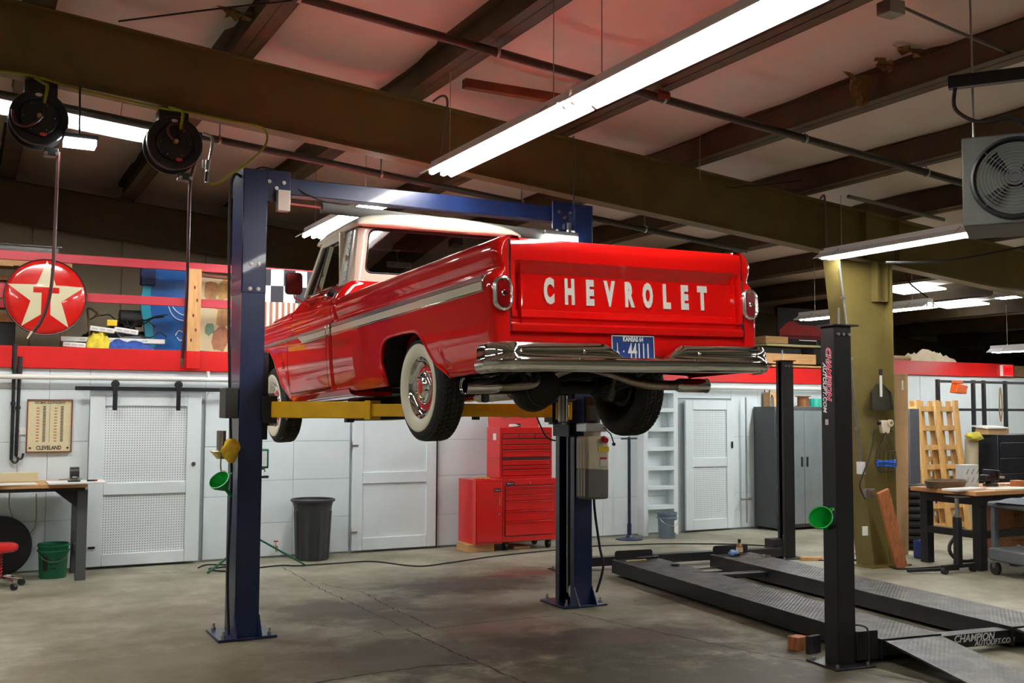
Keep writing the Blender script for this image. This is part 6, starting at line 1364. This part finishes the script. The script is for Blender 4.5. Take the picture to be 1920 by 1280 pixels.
bb0 = PY(1712, 766, 10.6); one(MB().mm((bb0.x-.09, 10.58, 0), (bb0.x+.10, 10.64, bb0.z)), 'grey_slab', mat('slab_grey', srgb(74, 76, 84), .55), 'tall narrow grey slab between the cardboard tube and the pallets', 'slab', bevel=.005)
# stacked black crate tower (dark ribbed)
ct2 = PY(1712, 905, 9.9); tw = thing('rubber_stack', 'dark ribbed rubber stack under the bench beside the column', 'stack', (ct2.x, 9.9, 0))
for k in range(9): MB().lathe([(.06, 0), (.17, .01), (.19, .045), (.17, .085), (.06, .09)], 24, None, (0, 0, k*.095)).build('rubber_ring', RUBBER, tw)
# pallets standing on edge
def pallet(px0, px1, pyt, pyb, Y, label, mt):
    A_, B_ = PY(px0, pyt, Y), PY(px1, pyt, Y); w = B_.x-A_.x; h = A_.z
    t = thing('wooden_pallet', label, 'pallet', ((A_.x+B_.x)/2, Y, 0), rot=(-.10, 0, 0))
    for x in (-w/2+.04, 0, w/2-.04): MB().mm((x-.045, 0, 0), (x+.045, .04, h)).build('front_board', mt, t, bevel=.003)
    for z in lin(.12, h-.12, 6): MB().mm((-w/2, .04, z-.045), (w/2, .13, z+.03)).build('stringer', mt, t, bevel=.003)
    for x in lin(-w/2+.05, w/2-.05, 4): MB().mm((x-.05, .13, 0), (x+.05, .15, h)).build('back_board', mt, t, bevel=.003)
    return t
PALW = mat('pallet_wood', srgb(206, 162, 98), .7, var=.15, scale=5, stretch=(3, 3, 1))
pallet(1738, 1816, 748, 900, 10.9, 'pale wooden pallet standing upright behind the work tables', PALW)
pallet(1728, 1818, 845, 1000, 11.6, 'lower wooden pallet standing behind the upright one', PALW)
rl = PY(1822, 822, 11.2); one(MB().cyl((rl.x-.06, 11.2, 0), (rl.x, 11.2, rl.z), .10, n=20), 'carpet_roll_pale', mat('carpet_pale', srgb(190, 178, 150), .9), 'pale rolled carpet standing beside the pallets', 'carpet roll')
crumple((rl.x-.12, 11.05, rl.z-.02), .12, 4, 'yellow_foam', mat('foam_yellow', srgb(214, 200, 80), .9, var=.2), 'crumpled yellow foam on top of the pale carpet roll', 'foam', (1.3, .8, .5))
# orange bell-shaped lamp on the black frame
og = PY(1797, 736, 11.5); ol = thing('orange_lamp', 'orange box lamp hooked on the black steel frame', 'lamp', og); OR = mat('orange_plastic', (.80, .12, .01), .45)
MB().prism([(-.13, 0), (.11, -.02), (.13, .12), (-.08, .14)], .14, Matrix(((1, 0, 0), (0, 0, 1), (0, 1, 0))), (0, -.07, 0)).build('lamp_body', OR, ol, bevel=.012); MB().mm((-.10, -.05, .14), (.06, .05, .19)).build('lamp_top', OR, ol, bevel=.01); MB().sphere((.12, -.06, .09), .022, 8).build('knob', STEEL, ol)
# black steel frame rack
fx0, fx1 = PY(1758, 715, 11.6).x, PY(1935, 715, 11.6).x; fz = PY(1800, 712, 11.6).z
rk = thing('steel_frame_rack', 'tall black square tube frame in front of the rear white wall', 'frame', ((fx0+fx1)/2, 11.6, 0)); hw = (fx1-fx0)/2
for u in (0, .36, .47, .70, 1.0): MB().mm((-hw+2*hw*u-.025, -.025, 0), (-hw+2*hw*u+.025, .025, fz)).build('upright', BLACK, rk)
for z in (fz-.03, PY(1850, 768, 11.6).z, .9): MB().mm((-hw, -.02, z-.02), (hw, .02, z+.02)).build('cross_tube', BLACK, rk)
chn = thing('hanging_chain', 'tan rope sling hanging on the black frame', 'rope', PY(1877, 790, 11.55)); MB().tube([(0, 0, 0), (-.03, 0, .15), (-.02, 0, .4), (0, 0, .55), (.03, 0, .40), (.03, 0, .15), (0, 0, 0)], .012, 6, smooth=4).build('rope', mat('rope_tan', srgb(150, 130, 96), .9), chn)
# dark drawer unit
du0 = PY(1850, 815, 10.9); dk = thing('black_drawer_unit', 'wide black drawer unit behind the far work table', 'drawer unit', (du0.x+1.15, 10.9, 0)); BLN = mat('drawer_navy', (.010, .011, .016), .35)
MB().mm((-.9, 0, 0), (1.5, .5, du0.z)).build('case', BLN, dk, bevel=.005)
for k in range(5): MB().mm((-.86, -.015, .15+k*du0.z*.165), (1.46, -.001, .13+(k+1)*du0.z*.165)).build('drawer', BLN, dk, bevel=.004)
ex = thing('exit_sign', 'small red lit exit sign at the end of the loft beam', 'sign', PY(1890, 705, 12.6)); MB().mm((-.14, 0, 0), (.14, .06, .20)).build('sign_box', PLWHITE, ex); MB().mm((-.13, -.006, .01), (.13, 0, .19)).build('sign_face', mat('exit_red', (.75, .01, .015), .4, emit=.8), ex)
text('EXIT', .11, mat('exit_dark', (.15, .0, .0), .5), ex, TR((0, -.007, .10), (0, -1, 0)), extrude=.0005, xs=.8)
# extinguisher / hose fittings behind the column
fe = PY(1676, 800, 10.2); wt = thing('round_gauge', 'white round gauge fitting seen beside the cardboard tube', 'gauge', (fe.x, 10.2, fe.z)); MB().cyl((0, 0, 0), (0, -.05, 0), .06, n=18).build('dial', PLWHITE, wt); MB().mm((-.05, -.02, -.22), (.05, .02, -.05)).build('gauge_body', BLACK, wt); MB().cyl((0, .01, -.22), (0, .01, -fe.z), .015, n=8).build('gauge_pole', BLACK, wt)
# rear work table with wood top
def table(name, label, pxa, pya, pxb, z, d, wx, mt, leg=.06):
    a = PZ(pxa, pya, z); t = thing(name, label, 'work table', (a.x, a.y, 0)); L = wx
    MB().mm((0, 0, z-.05), (L, d, z)).build('table_top', mt, t, bevel=.004); MB().mm((.02, .02, z-.12), (L-.02, d-.02, z-.052)).build('apron', BLACK, t)
    for x in (.06, L-.06-leg):
        for y in (.06, d-.06-leg): MB().mm((x, y, 0), (x+leg, y+leg, z-.12)).build('leg', BLACK, t, bevel=.003)
        MB().mm((x+.01, .1, .28), (x+leg-.01, d-.1, .34)).build('side_rail', BLACK, t)
    MB().mm((.1, d-.12, .28), (L-.1, d-.06, .34)).build('back_rail', BLACK, t)
    return t
TZ = .93
tA = PZ(1840, 1060); ztb = PY(1832, 915, tA.y).z
wt_ = thing('heavy_work_table', 'heavy black framed work table with a butcher block top beside the column', 'work table', (10.22, 8.15, 0))
wL, wD = 2.6, .88
MB().mm((-.1, -.05, ztb-.05), (wL, wD, ztb)).build('table_top', mat('butcher_block', srgb(184, 132, 84), .5, var=.15, scale=6, stretch=(1, 6, 6)), wt_, bevel=.005)
for x, y in ((.10, .02), (.10, wD-.12), (wL-.2, .02), (wL-.2, wD-.12), (1.0, .02)): MB().mm((x-.055, y, 0), (x+.055, y+.11, ztb-.05)).build('leg', BLACK, wt_, bevel=.004)
for z in (.36, ): MB().mm((.15, .03, z), (wL-.2, .10, z+.08)).build('front_stretcher', BLACK, wt_)
MB().mm((.05, .05, .36), (.15, wD-.05, .44)).build('side_stretcher', BLACK, wt_); MB().mm((.0, 0, ztb-.16), (wL-.1, wD-.05, ztb-.052)).build('apron', BLACK, wt_)
WP = wt_.location
def onT(dx, dy, dz=0): return Vector((WP.x+dx, WP.y+dy, ztb+dz))
cd_ = thing('product_carton', 'small white printed carton standing on the work table', 'carton', onT(.56, .60)); MB().mm((-.13, -.06, 0), (.13, .06, .26)).build('carton_body', mat('carton_white', srgb(206, 212, 212), .6), cd_, bevel=.003)
for k in range(6): MB().bar((-.09+.09*(k % 3), -.0615, .05+.10*(k//3)), (-.05+.09*(k % 3), -.0615, .11+.10*(k//3)), .002, .010, (0, -1, 0)).build('printed_mark', mat('ink_grey', srgb(90, 96, 96), .8), cd_)
vs = thing('bench_vise', 'black bench vise on the work table beside the white carton', 'vise', onT(.85, .5)); MB().lathe([(0, 0), (.09, 0), (.09, .03), (.05, .06), (0, .06)], 20).build('base', BLACK, vs); MB().mm((-.14, -.05, .06), (.10, .05, .14)).build('body', BLACK, vs, bevel=.01); MB().mm((-.05, -.08, .12), (-.01, .08, .20)).build('jaw', BLACK, vs, bevel=.006); MB().mm((.04, -.08, .12), (.08, .08, .19)).build('jaw', BLACK, vs, bevel=.006); MB().cyl((.1, 0, .1), (.24, 0, .1), .014, n=10).build('screw', STEEL, vs)
tr2 = thing('brown_tray', 'brown tray of parts on the work table behind the white drawing', 'tray', onT(.12, .55)); MB().lathe([(0, .0), (.22, 0), (.25, .08), (.24, .09), (.21, .015), (0, .015)], 30, Matrix.Diagonal((1.2, .7, 1))).build('tray', mat('tray_brown', srgb(96, 74, 50), .5), tr2)
one(MB().box(onT(-.02, .18, .012), (.55, .20, .024), Matrix.Rotation(.12, 3, 'Z')), 'white_binder', PLWHITE, 'white flat binder overhanging the work table end by the column', 'binder', bevel=.003)
one(MB().box(onT(.62, .10, .006), (.62, .28, .012), Matrix.Rotation(-.15, 3, 'Z')), 'paper_plans', mat('paper_grey', srgb(206, 206, 198), .7), 'loose paper plans on the front of the work table', 'paper')
one(MB().box(onT(1.15, .35, .035), (.14, .12, .07)), 'wood_offcut_block', WOODR, 'small wood block on the work table behind the paper plans', 'block', bevel=.003)
for k in range(16):
    rnd = random.Random(100+k); p = onT(1.05+rnd.random()*1.35, .06+rnd.random()*.5, .0); a = rnd.random()*3; L = rnd.uniform(.08, .22)
    one(MB().bar(p+Vector((0, 0, .012)), p+Vector((L*math.cos(a), L*.5*math.sin(a), .012)), rnd.uniform(.015, .03), .02), 'hand_tool', STEEL if k % 3 else BLACK, 'steel hand tool scattered on the work table' if k % 3 else 'black hand tool scattered on the work table', 'tool', 'hand tools on the work table', bevel=.004)
# rolling stand in front of the table
rs = thing('rolling_stand', 'rolling height adjustable stand with a chromed column before the work table', 'stand', PZ(1797, 1074))
MB().mm((-.24, -.03, .06), (.26, .03, .10)).build('foot_bar', BLACK, rs, bevel=.004); MB().bar((-.55, .22, .03), (0, .0, .05), .05, .03).build('long_foot', BLACK, rs)
MB().mm((-.035, -.035, .08), (.035, .035, .62)).build('outer_column', BLACK, rs, bevel=.004); MB().cyl((0, 0, .6), (0, 0, ztb-.06), .024, n=14).build('inner_column', CHROME, rs); MB().mm((-.10, -.10, ztb-.065), (.10, .10, ztb-.052)).build('stand_plate', BLACK, rs)
for x in (-.22, .24): MB().cyl((x, -.025, .04), (x, .025, .04), .04, n=16).build('castor', BLACK, rs)
# wooden crate with faded red lettering under/behind
wcx = PZ(1865, 1050); wc_ = thing('lettered_crate', 'old wooden crate with faded red lettering behind the grey cart', 'crate', (11.33, 8.5, .0)); CRW = mat('crate_wood', srgb(140, 88, 50), .7, var=.2, scale=5, stretch=(1, 6, 6))
for k in range(4): MB().mm((-.05, 0, .10+k*.155), (1.1, .03, .10+k*.155+.15)).build('crate_board', CRW, wc_, bevel=.003)
MB().mm((-.05, .03, .10), (1.1, .5, .70)).build('crate_box', CRW, wc_)
text('CARS', .20, mat('crate_red', srgb(150, 40, 34), .8), wc_, TR((.45, -.001, .55), (0, -1, 0)), extrude=.0008, bold=.006)
for x in (.0, 1.02): MB().mm((x, .05, 0), (x+.06, .5, .10)).build('skid', CRW, wc_)
# blue jug and oddments under the table
jg = thing('fluid_jug', 'dark blue plastic jug with white label under the work table', 'jug', PZ(1731, 1046)); MB().mm((-.10, -.07, 0), (.10, .07, .22)).build('jug_body', mat('jug_blue', (.012, .03, .14), .35), jg, bevel=.02); MB().mm((.0, -.074, .03), (.08, -.069, .17)).build('jug_label', PLWHITE, jg); MB().cyl((.05, 0, .22), (.05, 0, .26), .025, n=14).build('jug_cap', PLWHITE, jg)
jg2 = thing('fluid_jug', 'smaller dark blue jug behind the chromed stand under the table', 'jug', (11.05, 8.3, 0)); MB().mm((-.08, -.06, 0), (.08, .06, .20)).build('jug_body', mat('jug_blue', (.012, .03, .14)), jg2, bevel=.02); MB().cyl((.03, 0, .2), (.03, 0, .24), .02, n=12).build('jug_cap', PLWHITE, jg2)
one(MB().tube([(10.75+.26*math.cos(t), 8.75+.14*math.sin(t), .17+.14*math.sin(t+.6)) for t in lin(0, 2*PI*1.9, 40)], .022, 8), 'coiled_duct', RUBBER, 'coiled black duct hose under the work table', 'hose')
# grey utility cart
uc = thing('utility_cart', 'grey plastic utility cart with castors at the end of the runways', 'cart', PZ(1905, 1085), rz=-.2); UG = mat('cart_grey', srgb(84, 88, 92), .55, var=.1); kz = PY(1890, 945, uc.location.y).z
MB().mm((-.06, -.25, kz-.06), (.75, .35, kz)).build('upper_tray', UG, uc, bevel=.02); MB().mm((-.06, -.25, .16), (.75, .35, .30)).build('lower_tray', UG, uc, bevel=.02)
for x in (.0, .69):
    for y in (-.20, .30): MB().mm((x-.03, y-.03, .25), (x+.03, y+.03, kz-.03)).build('corner_post', UG, uc, bevel=.004); MB().cyl((x-.02, y, .07), (x+.02, y, .07), .07, n=20).build('castor', RUBBER, uc); MB().mm((x-.03, y-.02, .08), (x+.03, y+.02, .17)).build('castor_fork', STEEL, uc)
heap_p = uc.matrix_basis @ Vector((.3, 0, kz))
rnd = random.Random(31); rows_ = []
for i in range(7):
    rows_.append([(heap_p.x+(u-.5)*.85, heap_p.y+(i/6-.5)*.6, kz+.012+.07*max(0, math.sin(PI*u)*math.sin(PI*i/6))*(1+rnd.uniform(-.4, .4))) for u in lin(0, 1, 9)])
one(MB().grid(rows_), 'dark_cover', mat('cover_slate', srgb(62, 72, 78), .6, var=.2), 'dark slate plastic cover draped over the grey cart', 'cover', smooth=50)
# parts tray and paper on the table behind
bx = thing('parts_box', 'open cardboard box with white paper on the rear drawer unit', 'box', (du0.x+.35, 11.1, du0.z)) ; MB().mm((-.2, -.12, 0), (.25, .12, .10)).build('box_body', mat('kraft', srgb(186, 152, 108)), bx, bevel=.004); MB().box((0, 0, .115), (.5, .3, .02), Matrix.Rotation(.1, 3, 'X')).build('paper', PLWHITE, bx)

# conduit strapped along the column's left flange
cdt = thing('column_conduit', 'thin galvanised conduit strapped to the left edge of the olive column', 'conduit', (colx(1.2)-.03, 8.86, 1.2))
MB().cyl((colx(1.2)-.03, 8.86, 1.2), (colx(3.5)-.03, 8.86, 3.5), .014, n=10).build('conduit_run', GALV, cdt, world=True)
for z in (1.6, 2.4, 3.1): MB().box((colx(z)-.025, 8.86, z), (.05, .04, .03)).build('conduit_strap', GALV, cdt, world=True)
MB().mm((colx(1.2)-.07, 8.82, 1.08), (colx(1.2)-.01, 8.90, 1.22)).build('switch_box', PLWHITE, cdt, world=True, bevel=.004)
# translucent roof panels that let daylight in beyond the column
SKY = mat('skylight_panel', (.92, .96, 1), .5, emit=2.2)
for n_, (px_, py_) in enumerate(((1690, 540), (1775, 568))):
    c = roofline(px_, py_, -.12); hx, hy = .55, .45
    MB().add([(c.x+a*hx, c.y+b*hy, rz_(c.x+a*hx)+.13) for a, b in ((-1, -1), (1, -1), (1, 1), (-1, 1))]+[(c.x+a*hx, c.y+b*hy, rz_(c.x+a*hx)+.16) for a, b in ((-1, -1), (1, -1), (1, 1), (-1, 1))], [(3, 2, 1, 0), (4, 5, 6, 7), (0, 1, 5, 4), (1, 2, 6, 5), (2, 3, 7, 6), (3, 0, 4, 7)]).build('window_%d' % (n_+1), SKY, kind='structure', smooth=0)
